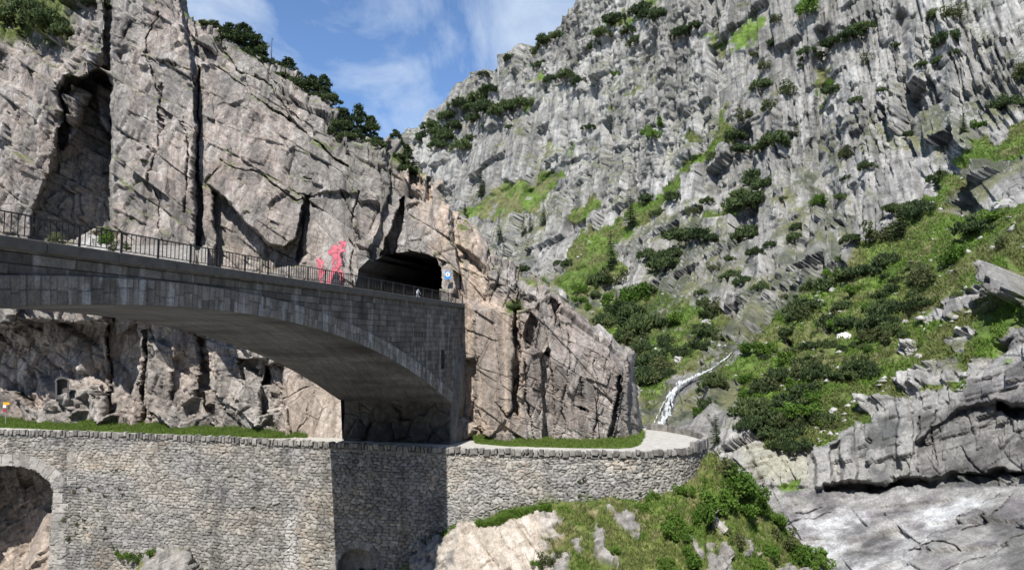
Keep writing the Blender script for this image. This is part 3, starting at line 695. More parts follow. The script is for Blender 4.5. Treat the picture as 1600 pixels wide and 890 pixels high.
def strk(P, s_, l_, seed, octs=4, k=0.0):
    return fbm(np.stack([(P @ MN1) / s_, (P[:, 2] + k * (P @ MN1)) / l_, np.zeros(len(P))], -1), octs, seed)
FL0, FL1 = pt(1250, 885, 98.0), pt(1570, 765, 101.0); FLD = (FL1 - FL0) / np.linalg.norm(FL1 - FL0)
FLU = np.array([0, 0.35, 0.94]); FLU = FLU - FLU @ FLD * FLD; FLU /= np.linalg.norm(FLU)
def flow(P, s_, l_, seed, octs=5):
    w = 0.5 * fbm(P / 9.0, 3, seed + 30)
    return fbm(np.stack([(P @ FLU) / s_ + w, (P @ FLD) / l_, np.zeros(len(P))], -1), octs, seed)
STREAM = [(1156, 542), (1138, 556), (1112, 576), (1084, 590), (1064, 600), (1052, 612), (1046, 630), (1040, 648), (1030, 672)]
def mt_disp(P, px, py):
    low = 1 - sstep(-8, 8, psd(px, py, LOWER)); slab = 1 - sstep(-5, 5, psd(px, py, SLAB))
    g = mt_grass(px, py)
    JN = [(0.80, -0.45, -0.30), (-0.05, 0.2, 0.95), (0.35, 0.85, -0.3)]
    JF = [MN1, (-0.30, 0.28, 0.86), (0.35, 0.85, -0.3)]
    flute = sstep(-30, 60, -psd(px, py, [(1150, 330), (1200, 160), (1230, 40), (1300, -140), (1910, -140), (1910, 170), (1560, 200), (1380, 360), (1180, 530), (1000, 480), (1060, 340)]))
    a, ra, ga = blocks(P, JF, (9, 26, 300), 11, 1.4, 0.12, 1.0, 0.45, 0.10)
    b, rb, gb = blocks(P, JN, (4.6, 7.5, 60), 12, 0.7, 0.16, 0.9, 0.35, 0.14, cax=(1, 0.6, 0.01))
    c, rc, gc = blocks(P, JF, (1.9, 4.2, 60), 13, 0.30, 0.18, 0.4, 0.25, 0.16, cax=(1, 0.5, 0.01))
    bf, rbf, gbf = blocks(P, JF, (3.2, 17, 300), 15, 0.44, 0.08, 0.9, 0.4, 0.08, cax=(1, 0.5, 0.01))
    cf, rcf, gcf = blocks(P, JF, (1.3, 7, 300), 16, 0.27, 0.13, 0.4, 0.25, 0.10, cax=(1, 0.4, 0.01))
    rib = strk(P, 1.5, 30, 17)
    vk = vcracks(P, MN1, 3.4, 0.42, 18, 18, 0.25) * 0.8 * sstep(-0.3, 0.3, fbm(P / 20, 2, 20)) + vcracks(P, MN1 + np.array([0.03, 0, -0.04]), 6.0, 0.7, 19, 24, 0.25) * 1.5
    b = b + (bf - b) * flute; rb = np.where(flute > 0.5, rbf, rb); c = c + (cf - c) * flute + rib * (0.15 + 0.3 * flute) - vk * (0.4 + 0.4 * flute)
    e, re_, ge = blocks(P, [(0.9, 0.2, -0.35), (-0.35, 0.1, 0.93), (0.1, 1, 0)], (5, 6, 6), 14, 0.55, 0.14, 0.6, 0.14, 0.05, cax=(1, 0.6, 0.02))
    n = fbm(P / 5.0, 5, 91)
    amp = 1 - 0.82 * np.clip(g * 1.1, 0, 1)
    calm = sstep(-0.25, 0.35, fbm(P / 36, 3, 93)) * (1 - 0.75 * (1 - sstep(-20, 20, psd(px, py, [(700, 190), (790, 200), (880, 230), (900, 290), (790, 300), (700, 320)]))))
    hi = amp * (1 - 0.42 * flute) * (a - 1.6 * vcracks(P, MN1 + np.array([0.0, 0, 0.06]), 17.0, 0.9, 21, 40, 0.4) + b * (0.30 + 0.70 * calm) + c * (0.22 + 0.78 * calm) + 1.2 * fbm(P / 26, 3, 94))
    st = flow(P, 1.6, 14, 95, 4)
    e3, re3, ge3 = blocks(P, [FLU + 0.3 * FLD, FLD - 0.25 * FLU, (0.2, 0.9, -0.3)], (3.4, 9, 40), 96, 0.22, 0.10, 0.25, 0.12, 0.06, cax=(1, 0.6, 0.01))
    e4, re4, ge4 = blocks(P, [(0.9, -0.4, -0.2), (-0.3, 0.2, 0.93), (0.3, 0.9, 0)], (2.0, 2.6, 30), 97, 0.20, 0.2, 0.3, 0.12, 0.06, cax=(1, 0.7, 0.01))
    lo = (0.9 * e + e4 + 0.1 * c)
    sl = e3 + 0.22 * st
    d = hi * (1 - low) + low * ((1 - slab) * lo * (1 - 0.7 * g) + slab * sl) + n * 0.4 * (1 - low * 0.6) + g * 0.7 * fbm(P / 2.6, 3, 92)
    near = np.exp(-(line_d(px, py, STREAM) / 15) ** 2)
    d = d * (1 - 0.8 * near)
    return d, (low, slab, g, ra, rb, rc, ga, gb, n)
def mt_colour(P, px, py, N, info):
    low, slab, g, ra, rb, rc, ga, gb, n = info
    grey = np.array([0.222, 0.216, 0.202]); pale = np.array([0.325, 0.32, 0.305]); dark = np.array([0.085, 0.087, 0.085]); mauve = np.array([0.155, 0.144, 0.149]); white = np.array([0.50, 0.51, 0.52])
    big = fbm(P / np.array([30, 30, 50]), 4, 101); m2 = fbm(P / np.array([5, 5, 9]), 4, 102); m3 = fbm(P / 1.4, 3, 103)
    c = grey + (pale - grey) * sstep(-0.5, 0.6, big + 0.5 * (rb - 0.5))[:, None]
    c = c + (dark - c) * (0.55 * sstep(0.1, 0.7, m2 + 0.35 * (ra - 0.5)))[:, None]
    fl = strk(P, 1.8, 26, 104)
    fl2 = strk(P, 0.8, 18, 112, 3)
    c = c * (1 + (0.20 * fl + 0.13 * fl2) * (1 - low))[:, None]
    c = c + (dark * 0.8 - c) * (0.55 * sstep(0.28, 0.52, strk(P, 1.2, 13, 113)) * (1 - low))[:, None]
    # lower cliff and water-worn slab
    sg = 0.6 * flow(P, 2.0, 15, 105) + 0.6 * fbm(P / 2.6, 4, 116); sg2 = 0.6 * flow(P, 0.5, 7, 115, 4) + 0.5 * fbm(P / 0.9, 3, 117)
    s1 = mauve + (pale * 0.82 - mauve) * sstep(-0.5, 0.5, sg + 0.3 * big)[:, None]
    s1 = s1 + (dark - s1) * (0.75 * sstep(0.15, 0.6, -sg + 0.5 * m2))[:, None]
    s1 = s1 * (1 + 0.35 * sg2)[:, None]
    vb = fbm(P / np.array([4, 4, 18]), 4, 106)
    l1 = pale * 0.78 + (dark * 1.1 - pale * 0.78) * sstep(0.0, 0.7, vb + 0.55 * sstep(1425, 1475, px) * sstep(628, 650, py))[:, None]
    l1 = l1 + (np.array([0.36, 0.35, 0.25]) - l1) * (0.5 * (1 - sstep(-14, 14, psd(px, py, [(1150, 690), (1260, 690), (1262, 750), (1180, 750)]))))[:, None]
    lc = l1 + (s1 - l1) * np.maximum(slab, 1 - sstep(-14, 14, psd(px, py, [(1430, 700), (1500, 620), (1560, 540), (1910, 470), (1910, 740), (1440, 740)])))[:, None]
    dk_ = (1 - sstep(-7, 7, psd(px + 8 * m2, py + 8 * m2, [(1438, 660), (1490, 640), (1556, 630), (1910, 640), (1910, 728), (1600, 733), (1500, 738), (1436, 745)]))) * (0.55 + 0.45 * sstep(-0.4, 0.3, vb))  # overhung right face: mottled dark stain, with its shading put into the colour
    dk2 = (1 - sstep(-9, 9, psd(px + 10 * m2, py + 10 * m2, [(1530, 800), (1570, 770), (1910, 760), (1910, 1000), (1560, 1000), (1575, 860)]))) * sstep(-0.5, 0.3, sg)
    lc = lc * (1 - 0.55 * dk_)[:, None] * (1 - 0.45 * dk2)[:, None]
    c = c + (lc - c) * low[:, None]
    ww, wh = warped(px, py, 16, 26, 111)
    for poly, k in (([(1210, 812), (1250, 800), (1330, 790), (1360, 806), (1310, 860), (1400, 900), (1250, 965), (1230, 900)], 0.7), ([(1450, 800), (1480, 776), (1540, 782), (1490, 830), (1440, 850), (1430, 840)], 0.7), ([(1330, 900), (1420, 830), (1440, 850), (1400, 920)], 0.5)):
        c = c + (white - c) * (k * (1 - sstep(-12, 12, psd(ww, wh, poly))) * (0.25 + 0.75 * sstep(-0.4, 0.5, sg + 0.6 * sg2)))[:, None]
    # turf: mapped meadows, plus ledges of the far face that lie flat enough to hold soil
    led = sstep(0.44, 0.7, N[:, 2] + 0.06 * (px < 1180) + 0.25 * m2 + 0.15 * big) * sstep(-0.3, 0.2, fbm(P / 20, 3, 107) + 0.12 * (px < 1180)) * (1 - low) * 0.85
    turf = np.maximum(sstep(0.35, 0.62, g * (1 + 0.25 * (px > 1140)) + 0.30 * m2 + 0.22 * fbm(P / 2.4, 3, 118) - 0.05 * (1 - N[:, 2])), led)
    wet = np.exp(-(line_d(px + 6 * m2, py, STREAM) / 12) ** 2)
    turf *= (1 - slab * 0.9) * (1 - sstep(0.3, 0.7, wet + 0.3 * m2))
    c = c * (1 - 0.5 * sstep(0.3, 0.8, wet))[:, None]
    tone = fbm(P / 7, 4, 108)
    gc = np.array([0.070, 0.112, 0.022]) + np.array([0.040, 0.065, 0.010]) * sstep(-0.4, 0.5, tone)[:, None]
    gc = gc + (np.array([0.125, 0.12, 0.055]) - gc) * (0.85 * sstep(-0.25, 0.5, fbm(P / 9, 4, 109)))[:, None]
    far = led > g
    hz = sstep(-0.3, 0.3, fbm(P / 8, 3, 110))[:, None]
    gc = np.where(far[:, None], np.array([0.105, 0.11, 0.045]) + (np.array([0.045, 0.055, 0.028]) - np.array([0.105, 0.11, 0.045])) * hz, gc)
    gc = gc * (1 + 0.35 * m3)[:, None]
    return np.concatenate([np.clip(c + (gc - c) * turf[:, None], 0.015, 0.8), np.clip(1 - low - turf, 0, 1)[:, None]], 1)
mount = build_patch('mountain', M['mountain'], mt_cols, mt_yb, mt_yt, 700, mt_depth, mt_feature, mt_disp, mt_colour,
                    lambda c: np.stack([np.full(len(c), 10.0), np.full(len(c), 200.0), np.full(len(c), 10.0)], -1), 40, level=0.3)
tag(mount.obj, kind='structure')

# ------------------------------------------------------------------ path, retaining wall
ZP = -12.6
EDGE = [(-230, 668.5), (-140, 669), (0, 671), (100, 672.5), (250, 677), (400, 684), (490, 688), (600, 694), (730, 699), (850, 702), (940, 703.2), (1000, 703.2), (1050, 701), (1082, 696.5), (1100, 690), (1101, 684), (1087, 678), (1062, 672.5), (1036, 668.5), (1012, 666)]
ed = np.array([pt(x, y, y_at(y, -12.2))[:2] for x, y in EDGE])
def catmull(P, per=24):
    P = np.concatenate([[2 * P[0] - P[1]], P, [2 * P[-1] - P[-2]]]); out = []
    for k in range(1, len(P) - 2):
        t = np.linspace(0, 1, per, endpoint=False)[:, None]
        a, b, c, d = P[k - 1], P[k], P[k + 1], P[k + 2]
        out.append(0.5 * (2 * b + (c - a) * t + (2 * a - 5 * b + 4 * c - d) * t ** 2 + (3 * b - a - 3 * c + d) * t ** 3))
    return np.concatenate(out + [P[-2:-1]])
cv = catmull(ed); sl = np.concatenate([[0], np.cumsum(np.linalg.norm(np.diff(cv, axis=0), axis=1))]); LW = sl[-1]
def curve(s):
    x = np.interp(s, sl, cv[:, 0]); y = np.interp(s, sl, cv[:, 1])
    e = 0.6
    tx = np.interp(s + e, sl, cv[:, 0]) - np.interp(s - e, sl, cv[:, 0]); ty = np.interp(s + e, sl, cv[:, 1]) - np.interp(s - e, sl, cv[:, 1])
    n = np.hypot(tx, ty); tx, ty = tx / n, ty / n
    return x, y, tx, ty, ty, -tx      # point, tangent, outward normal
wall = empty('retaining_wall', (-20.0, 86.0, CZ - 34))
tag(wall, 'long rubble stone retaining wall carrying the old gravel path under the bridge', 'retaining wall')
ws = np.arange(0, LW - 1.0, 0.085); wv = np.arange(0, 23.0, 0.085)
S, V = np.meshgrid(ws, wv)
x, y, tx, ty, nx, ny = curve(S)
out = 0.09 * V + 0.02
WX = np.stack([x + nx * out, y + ny * out, CZ - 13.0 - V], -1)
wpx, wpy = proj(WX)
fs, fv = S.ravel(), V.ravel()
wb = np.stack([fs / 1.5, fv / 1.5, fs * 0], -1)
wrp = vnoise(wb, 201) * 0.16; wrp2 = vnoise(wb + 9, 202) * 0.10
f1a, f2a, ha = worley2((fs + wrp) / 0.86, (fv + 1.3 * wrp2) / 0.36, 211, 0.95, 0.42)
f1b, f2b, hb = worley2((fs + 1.6 * wrp) / 0.66, (fv + 2.2 * wrp2) / 0.30, 212, 1.1, 0.75)
right = (fs + 3 * vnoise(wb * 0.3, 203)) > np.interp(700, wpx[0], ws)
gap = np.where(right, f2b - f1b, f2a - f1a); hh = np.where(right, hb, ha)
r1, r2, r3 = _f(_re(hh, 1)), _f(_re(hh, 2)), _f(_re(hh, 3))
jt = sstep(0.03, 0.16, gap)
dd = (0.10 + 0.10 * r1) * jt + fbm(np.stack([fs / 0.4, fv / 0.4, fs * 0], -1), 3, 205) * 0.035 - 0.10 * (r3 > 0.965)
WP = WX + (dd.reshape(S.shape))[..., None] * np.stack([nx, ny, nx * 0], -1)
tone = fbm(np.stack([fs / 5, fv / 3, fs * 0], -1), 4, 207)
base = np.stack([0.256 + 0.02 * tone, 0.243 + 0.012 * tone, 0.223 - 0.005 * tone], -1)
wc = base * (0.68 + 0.62 * r2)[:, None]
wc = wc + (np.array([0.33, 0.255, 0.19]) - wc) * ((r3 < 0.12) * sstep(-0.1, 0.6, tone) * 0.4 + 0.06 * sstep(0.2, 0.8, tone))[:, None]
dmp = fbm(np.stack([fs / 1.8, fv / 8, fs * 0], -1), 4, 221); wc *= (1 - 0.35 * sstep(0.1, 0.7, dmp) + 0.12 * tone)[:, None]
wc = np.where(right[:, None], wc * np.array([1.18, 1.19, 1.2]), wc)
wc *= (0.45 + 0.55 * jt)[:, None]                                    # dark earth and moss in the open joints
lime = (1 - sstep(-4, 9, psd(wpx.ravel() + 5 * tone, wpy.ravel(), [(449, 810), (462, 800), (462, 890), (446, 900)])))
wc = wc + (np.array([0.50, 0.49, 0.47]) - wc) * (0.6 * lime * jt)[:, None]
mz = fbm(np.stack([fs / 1.3, fv / 1.3, fs * 0], -1), 3, 208)
moss = (1 - sstep(-10, 12, psd(wpx.ravel(), wpy.ravel(), [(740, 818), (850, 772), (1000, 770), (1000, 800), (740, 840)]))) * sstep(0.0, 0.5, mz)
wc = wc + (np.array([0.10, 0.12, 0.04]) - wc) * (0.7 * moss)[:, None]
OPEN1 = [(-86, 960), (-86, 770), (-66, 745), (-34, 731), (0, 726), (40, 728.5), (62, 737), (78, 751), (85.5, 768), (82, 800), (79, 840), (77, 960)]
OPEN2 = [(527, 960), (527, 890), (529, 876), (536, 864), (547, 857), (559, 854), (571, 857), (582, 864), (589, 876), (591, 890), (591, 960)]
o1 = psd(wpx, wpy, OPEN1) < 0; o2 = psd(wpx, wpy, OPEN2) < 0
hid = (wpy > 1000) | ((wpx > 1030) & (V > 9))
ins = o1 | o2
keep = ~(ins[:-1, :-1] & ins[1:, 1:] & ins[:-1, 1:] & ins[1:, :-1]) & ~hid[:-1, :-1]
grid_mesh('rubble_masonry', WP, M['masonry'], keep, wc, wall, flip=True)
WN = np.stack([nx, ny, nx * 0], -1)
def wall_at(px, py):
    k = np.argmin((wpx - px) ** 2 + (wpy - py) ** 2 + np.where(WX[..., 1] > 110, 1e6, 0) + 1e6 * ((S > LW * 0.86)))
    return WX.reshape(-1, 3)[k], WN.reshape(-1, 3)[k]
# coping: upright stones along the edge of the path
cp = MB(); s = 0.3; jr = random.Random(3)
while s < LW - 0.5:
    w = jr.uniform(0.34, 0.78); x, y, tx, ty, nx, ny = (float(t) for t in curve(s + w / 2))
    far = s > LW * 0.845
    h = jr.uniform(0.5, 0.72) if not far else jr.uniform(1.15, 1.25)
    top = -12.2 + jr.uniform(-0.14, 0.09) + (0.45 if far else 0)
    o = np.array([x, y, CZ + top - h / 2]); t = np.array([tx, ty, 0]); n = np.array([nx, ny, 0])
    g = 0.05 if not far else 0.005
    j = lambda a: np.array([jr.uniform(-a, a) for _ in range(3)])
    hw, hd, hz = t * (w / 2 - g), n * 0.30, np.array([0, 0, h / 2])
    oo = o + n * jr.uniform(0.0, 0.10)
    c8 = [oo + n * -0.30 - hw - hz, oo - n * 0.30 + hw - hz, oo - n * 0.30 + hw + hz, oo - n * 0.30 - hw + hz, oo + hd - hw - hz, oo + hd + hw - hz, oo + hd + hw + hz, oo + hd - hw + hz]
    cp.hexa([c + j(0.075 if not far else 0.02) for c in c8]); s += w
cp.build('coping', M['copestone'], wall, 0.03)
# a ledge course under the coping
lg = []
for s in np.arange(0.2, LW * 0.86, 0.5):
    x, y, tx, ty, nx, ny = (float(t) for t in curve(s)); b = np.array([x, y, 0]); n = np.array([nx, ny, 0]); z = np.array([0, 0, 1.0])
    lg.append([b + n * -0.4 + z * (CZ - 12.62), b + n * 0.16 + z * (CZ - 12.90), b + n * 0.17 + z * (CZ - 13.12), b - n * 0.4 + z * (CZ - 13.14)])
lg = np.array(lg); grid_mesh('ledge_course', lg.transpose(1, 0, 2), M['copestone'], parent=wall)
# dressed stones of the two openings
def ring_stones(name, inner, outer, proud, deep, mat, seed):
    mb = MB(); r = random.Random(seed)
    for (a, b), (c, d) in zip(zip(inner[:-1], inner[1:]), zip(outer[:-1], outer[1:])):
        pts = []
        for q in (a, b, d, c):
            p, n = wall_at(*q); pts.append((p, n))
        e = r.uniform(0, 0.06)
        cen = sum(p for p, n in pts) / 4
        fr = [p + (cen - p) * 0.035 + n * (proud + e) for p, n in pts]; bk = [p + (cen - p) * 0.035 - n * deep for p, n in pts]
        mb.hexa(fr + bk)
    return mb.build(name, mat, wall, 0.02)
inn = [(-30, 731), (-12, 727), (4, 726), (21, 727), (32, 727.5), (46, 730), (57, 734), (66, 740), (74, 747), (80, 755), (85, 764)]
outr = [(-34, 712), (-12, 709), (4, 708.5), (21, 709), (32, 709), (49, 712), (64, 717), (77, 723), (88, 731), (97, 740), (103, 752)]
ring_stones('arch_ring', inn, outr, 0.14, 1.2, M['ashlar_pale'], 1)
a = [math.pi * (1 - k / 13) for k in range(14)]
ring_stones('culvert_ring', [(559 + 32 * math.cos(t), 889 - 35 * math.sin(t)) for t in a], [(559 + 43 * math.cos(t), 889 - 47 * math.sin(t)) for t in a], 0.12, 1.0, M['copestone'], 2)
qn = MB(); r = random.Random(5); yy = 753.0
while yy < 905:
    h = r.uniform(11, 19); x0 = 84.5 - (yy - 760) * 0.055; x1 = x0 + r.choice((20, 24, 15))
    pts = [wall_at(*q) for q in ((x0, yy + h - 0.7), (x1, yy + h - 0.7), (x1, yy + 0.7), (x0, yy + 0.7))]
    e = r.uniform(0.1, 0.16); qn.hexa([p + n * e for p, n in pts] + [p - n * 1.3 for p, n in pts]); yy += h
yy = 699.0
while yy < 752:
    h = r.uniform(8, 13); x1 = 117 + r.uniform(-1, 9)
    pts = [wall_at(*q) for q in ((105.5, yy + h - 0.6), (x1, yy + h - 0.6), (x1, yy + 0.6), (105.5, yy + 0.6))]
    e = r.uniform(0.08, 0.13); qn.hexa([p + n * e for p, n in pts] + [p - n * 0.8 for p, n in pts]); yy += h
qn.build('quoins', M['ashlar_pale'], wall, 0.02)
def reveal(name, outline, depth, mat, endwall):
    P = np.array(outline, float); q = []
    for a, b in zip(P[:-1], P[1:]):
        for t in np.linspace(0, 1, 5)[:-1]: q.append(a + (b - a) * t)
    q.append(P[-1]); fr = []; 
    for c in q:
        p, n = wall_at(*c); fr.append((p + n * 0.03, n))
    n = np.mean([k[1] for k in fr], 0); fr = np.array([k[0] for k in fr])
    rows = np.array([fr - n * (depth * k / 8) for k in range(9)])
    if endwall: rows = np.concatenate([rows, np.repeat(rows[-1:].mean(1, keepdims=True), rows.shape[1], 1)])
    rows[1:] += (fbm(rows[1:].reshape(-1, 3) / 0.8, 3, 77).reshape(rows[1:].shape[:2]) * 0.12)[..., None]
    return grid_mesh(name, rows, mat, parent=wall)
reveal('arch_barrel', OPEN1[1:], 6.0, M['copestone'], False)
reveal('culvert_barrel', OPEN2, 1.1, M['copestone'], True)

# the gravel path behind the wall
bm = bmesh.new(); pv = []
for s in np.arange(0, LW, 0.6):
    x, y, tx, ty, nx, ny = (float(t) for t in curve(s)); pv.append((x - nx * 0.1, y - ny * 0.1, CZ + ZP))
pv += [(19.5, 150, CZ + ZP), (-140, 150, CZ + ZP)]
bm.faces.new([bm.verts.new(p) for p in pv]); bmesh.ops.triangulate(bm, faces=bm.faces[:])
me = bpy.data.meshes.new('gravel_path'); bm.to_mesh(me); bm.free(); me.materials.append(M['path'])
o = link(bpy.data.objects.new('gravel_path', me)); tag(o, kind='structure')

# ------------------------------------------------------------------ rock inside the big arch, and the hillside under the wall
ra_cols = np.arange(-110, 118, 1.2)
rk = build_patch('rock_bank', M['cliff'], ra_cols, np.full(len(ra_cols), 985.0), np.full(len(ra_cols), 690.0), 230,
                 lambda px, py: 104.5 + (0 - px) * 0.03 + np.maximum(850 - py, 0) * 0.035 - np.maximum(py - 850, 0) * 0.03, lambda px, py: -5.2 * (1 - sstep(-6, 6, psd(px, py, [(30, 985), (40, 880), (60, 830), (74, 800), (90, 800), (95, 985)]))) ,
                 lambda P, px, py: (blocks(P, [(0.8, 0.1, 0.6), (-0.6, 0.1, 0.8), (0, 1, 0)], (4, 4, 5), 301, 0.35, 0.25, 0.3, 0.12)[0] + blocks(P, [(0.8, 0.1, 0.6), (-0.6, 0.1, 0.8), (0, 1, 0)], (1.2, 1.2, 1.5), 302, 0.1, 0.25, 0.1, 0.1)[0] + 0.15 * fbm(P, 4, 303), None),
                 lambda P, px, py, N, i: np.array([0.33, 0.275, 0.23]) * (0.95 + 0.35 * fbm(P / 1.5, 4, 304))[:, None], lambda c: np.stack([np.zeros(len(c)), np.full(len(c), 3.0), np.full(len(c), 1.0)], -1), 3)
tag(rk.obj, kind='structure')

md_cols = np.arange(170, 1362, 1.2)
FOOT = [(170, 910), (205, 895), (226, 872), (262, 856), (292, 854), (306, 880), (330, 900), (560, 915), (612, 896), (640, 876), (664, 852), (700, 832), (722, 822), (760, 816), (800, 802), (850, 790), (905, 784), (950, 778), (1000, 783), (1050, 768), (1085, 742), (1100, 716)]
md_line = lerp_tab(md_cols, FOOT + [(1112, 706), (1135, 722), (1160, 742), (1190, 772), (1215, 806), (1240, 838), (1262, 858), (1285, 876), (1302, 892), (1330, 935), (1362, 975)])
md_yt = np.where(md_cols < 1095, md_line - 14, md_line) + 3 * fbm(np.stack([md_cols / 12, md_cols * 0, md_cols * 0], -1), 3, 401)
md_yb = np.full(len(md_cols), 1010.0)
wface = []
for c in md_cols:
    l = float(np.interp(c, md_cols, md_line))
    wface.append(wall_at(min(c, 1098), min(l, 960))[0][1])
wface = np.array(wface); wface = np.convolve(np.pad(wface, 12, 'edge'), np.ones(25) / 25, 'valid')
def md_depth(px, py):
    w = np.interp(px, md_cols, wface); l = np.interp(px, md_cols, md_line)
    k = lerp_tab(px, [(200, 0.05), (640, 0.05), (720, 0.035), (840, 0.045), (900, 0.075), (1300, 0.085)])
    return w - 0.15 + np.maximum(px - 1100, 0) * 0.012 - k * (py - l) - 2.2 * (1 - np.exp(-np.maximum(py - l, 0) / 12)) * (px < 1100)
MDROCK = [[(560, 985), (600, 905), (640, 878), (664, 854), (720, 824), (775, 818), (800, 812), (842, 806), (850, 830), (858, 870), (862, 920), (880, 1010)], [(838, 808), (858, 798), (870, 806), (872, 830), (856, 846), (842, 830)],
    [(948, 800), (986, 792), (1004, 836), (980, 832), (960, 812)], [(920, 830), (936, 824), (962, 890), (930, 870)], [(896, 850), (908, 838), (916, 855), (905, 868)], [(200, 930), (226, 874), (262, 858), (292, 856), (306, 882), (320, 1000)],
    [(1112, 860), (1126, 848), (1142, 874), (1150, 900), (1130, 1000), (1105, 930)], [(1160, 840), (1172, 838), (1180, 864), (1172, 870)], [(1104, 808), (1112, 806), (1134, 828), (1128, 832)], [(860, 870), (890, 866), (900, 1000), (862, 1000)], [(1180, 900), (1230, 880), (1262, 900), (1262, 1000), (1170, 1000)], [(1262, 880), (1298, 884), (1330, 950), (1362, 1000), (1290, 1010)], [(1080, 850), (1096, 846), (1104, 866), (1090, 872)]]
def md_rock(px, py):
    wx, wy = warped(px, py, 11, 14, 411); m = np.zeros(px.shape)
    for p in MDROCK: m = np.maximum(m, 1 - sstep(-3, 3, psd(wx, wy, p)))
    return m
def md_disp(P, px, py):
    m = md_rock(px, py); slab = 1 - sstep(-6, 6, psd(px, py, [(718, 822), (845, 806), (856, 860), (846, 1010), (700, 1010)]))
    JD = [(0.85, 0.1, 0.5), (-0.5, 0.1, 0.85), (0.1, 1, 0.2)]
    a, ra, ga = blocks(P, JD, (4.0, 3.6, 4), 421, 0.4, 0.25, 0.4, 0.14)
    b, rb, gb = blocks(P, JD, (1.3, 1.2, 1.5), 422, 0.12, 0.25, 0.15, 0.08)
    n = fbm(P / 2.2, 4, 423)
    d = m * (1 - 0.4 * slab) * (a + b + 0.4) - 0.35 * slab * vcracks(P, (0.75, 0.1, 0.6), 2.6, 0.10, 426, 4.0) + n * 0.35 * (1 - m * 0.7) + (1 - m) * 0.15 * fbm(P / 0.5, 3, 424) + slab * m * 0.4
    return d, (m, slab, ra, rb, n)
def md_colour(P, px, py, N, i):
    m, slab, ra, rb, n = i
    m2 = fbm(P / 0.9, 4, 431); st = fbm(P @ rot_y(0.9) / np.array([6, 4, 0.8]), 4, 432)
    rock = np.array([0.25, 0.238, 0.222]) * (0.85 + 0.4 * m2 + 0.2 * (rb - 0.5))[:, None]
    cream = np.array([0.40, 0.352, 0.298]) * (0.95 + 0.22 * st + 0.12 * m2)[:, None]
    cream = cream + (np.array([0.50, 0.47, 0.44]) - cream) * sstep(0.0, 0.6, st)[:, None] * 0.5
    sh = 1 - sstep(-10, 30, psd(px, py, [(640, 830), (860, 790), (872, 1010), (640, 1010)]))
    rock = rock + (cream - rock) * np.maximum(slab, 0.6 * sh * sstep(-0.3, 0.3, m2))[:, None]
    f = fbm(P / 2.0, 4, 433)
    g = np.array([0.085, 0.115, 0.025]) + np.array([0.045, 0.035, 0.02]) * sstep(-0.3, 0.5, f)[:, None]
    g = g + (np.array([0.18, 0.155, 0.085]) - g) * (0.8 * sstep(0.1, 0.6, fbm(P / 1.2, 3, 434) + 0.0008 * (1000 - px)))[:, None]
    g = g * (1 + 0.3 * m2)[:, None]
    return np.clip(g + (rock - g) * m[:, None], 0.02, 0.8)
mound = build_patch('hillside', M['mound'], md_cols, md_yb, md_yt, 190, md_depth, lambda px, py: 0 * px, md_disp, md_colour,
                    lambda c: np.stack([np.where(c > 1100, 5.0, 0.0), np.where(c > 1100, 9.0, 3.0), np.where(c > 1100, -16.0, 0.0)], -1), 40)
tag(mound.obj, kind='structure')

# ------------------------------------------------------------------ river and ground
def mat_water(name, foam_lo, foam_hi, scale, stretch):
    m, nt, b = new_mat(name); v = mapping(nt, stretch)
    n = noise_node(nt, v, scale, 8, 0.7)
    c = ramp(nt, n, [(foam_lo, (0.22, 0.24, 0.24)), (foam_hi, (0.56, 0.58, 0.59))])
    nt.links.new(c, b.inputs['Base Color']); b.inputs['Roughness'].default_value = 0.35
    bp = nt.nodes.new('ShaderNodeBump'); bp.inputs['Strength'].default_value = 0.7; bp.inputs['Distance'].default_value = 0.3
    nt.links.new(n, bp.inputs['Height']); nt.links.new(bp.outputs[0], b.inputs['Normal'])
    return m
M['river'] = mat_water('river_water', 0.35, 0.6, 0.35, (1, 0.6, 1))
M['fall'] = mat_water('waterfall_water', 0.35, 0.62, 0.9, (1, 1, 0.3))
gx, gy = np.meshgrid(np.linspace(22, 72, 120), np.linspace(25, 140, 220))
gz = CZ - 31.2 + 0.25 * fbm(np.stack([gx / 3, gy / 3, gx * 0], -1).reshape(-1, 3), 4, 501).reshape(gx.shape) - 0.035 * (gx - 40)
rv = grid_mesh('river_water', np.stack([gx, gy, gz], -1), M['river'], smooth=True); tag(rv, kind='structure')
g = 4000
gm = raw_mesh('ground', [(-g, -g, -9), (g, -g, -9), (g, g, -9), (-g, g, -9)], [[0, 1, 2, 3]], M['boulder']); tag(gm, kind='structure')
# unseen gorge walls behind and beside the viewpoint, added to cut sky fill
ga = np.radians(np.linspace(18, -205, 150)); gt = np.linspace(0, 1, 46)
GA, GT = np.meshgrid(ga, gt); gr = 105 + 26 * GT + 14 * fbm(np.stack([np.cos(GA) * 3, np.sin(GA) * 3, GT * 3], -1).reshape(-1, 3), 4, 521).reshape(GA.shape)
GP = np.stack([gr * np.cos(GA) - 10, gr * np.sin(GA) - 5, -9 + GT * (125 + 20 * np.sin(GA * 5))], -1)
gd, gr0, _ = blocks(GP.reshape(-1, 3), [(1, 0.3, 0.1), (0.4, 0.1, 0.9), (0.1, 1, 0.1)], (9, 14, 12), 525, 2.0, 0.2)
GP[..., 0] += gd.reshape(GA.shape) * np.cos(GA); GP[..., 1] += gd.reshape(GA.shape) * np.sin(GA)
gw = grid_mesh('unseen_gorge_cliff', GP, M['mountain'], None, np.array([0.17, 0.168, 0.16]) * (0.8 + 0.4 * gr0)[:, None]); tag(gw, kind='structure')
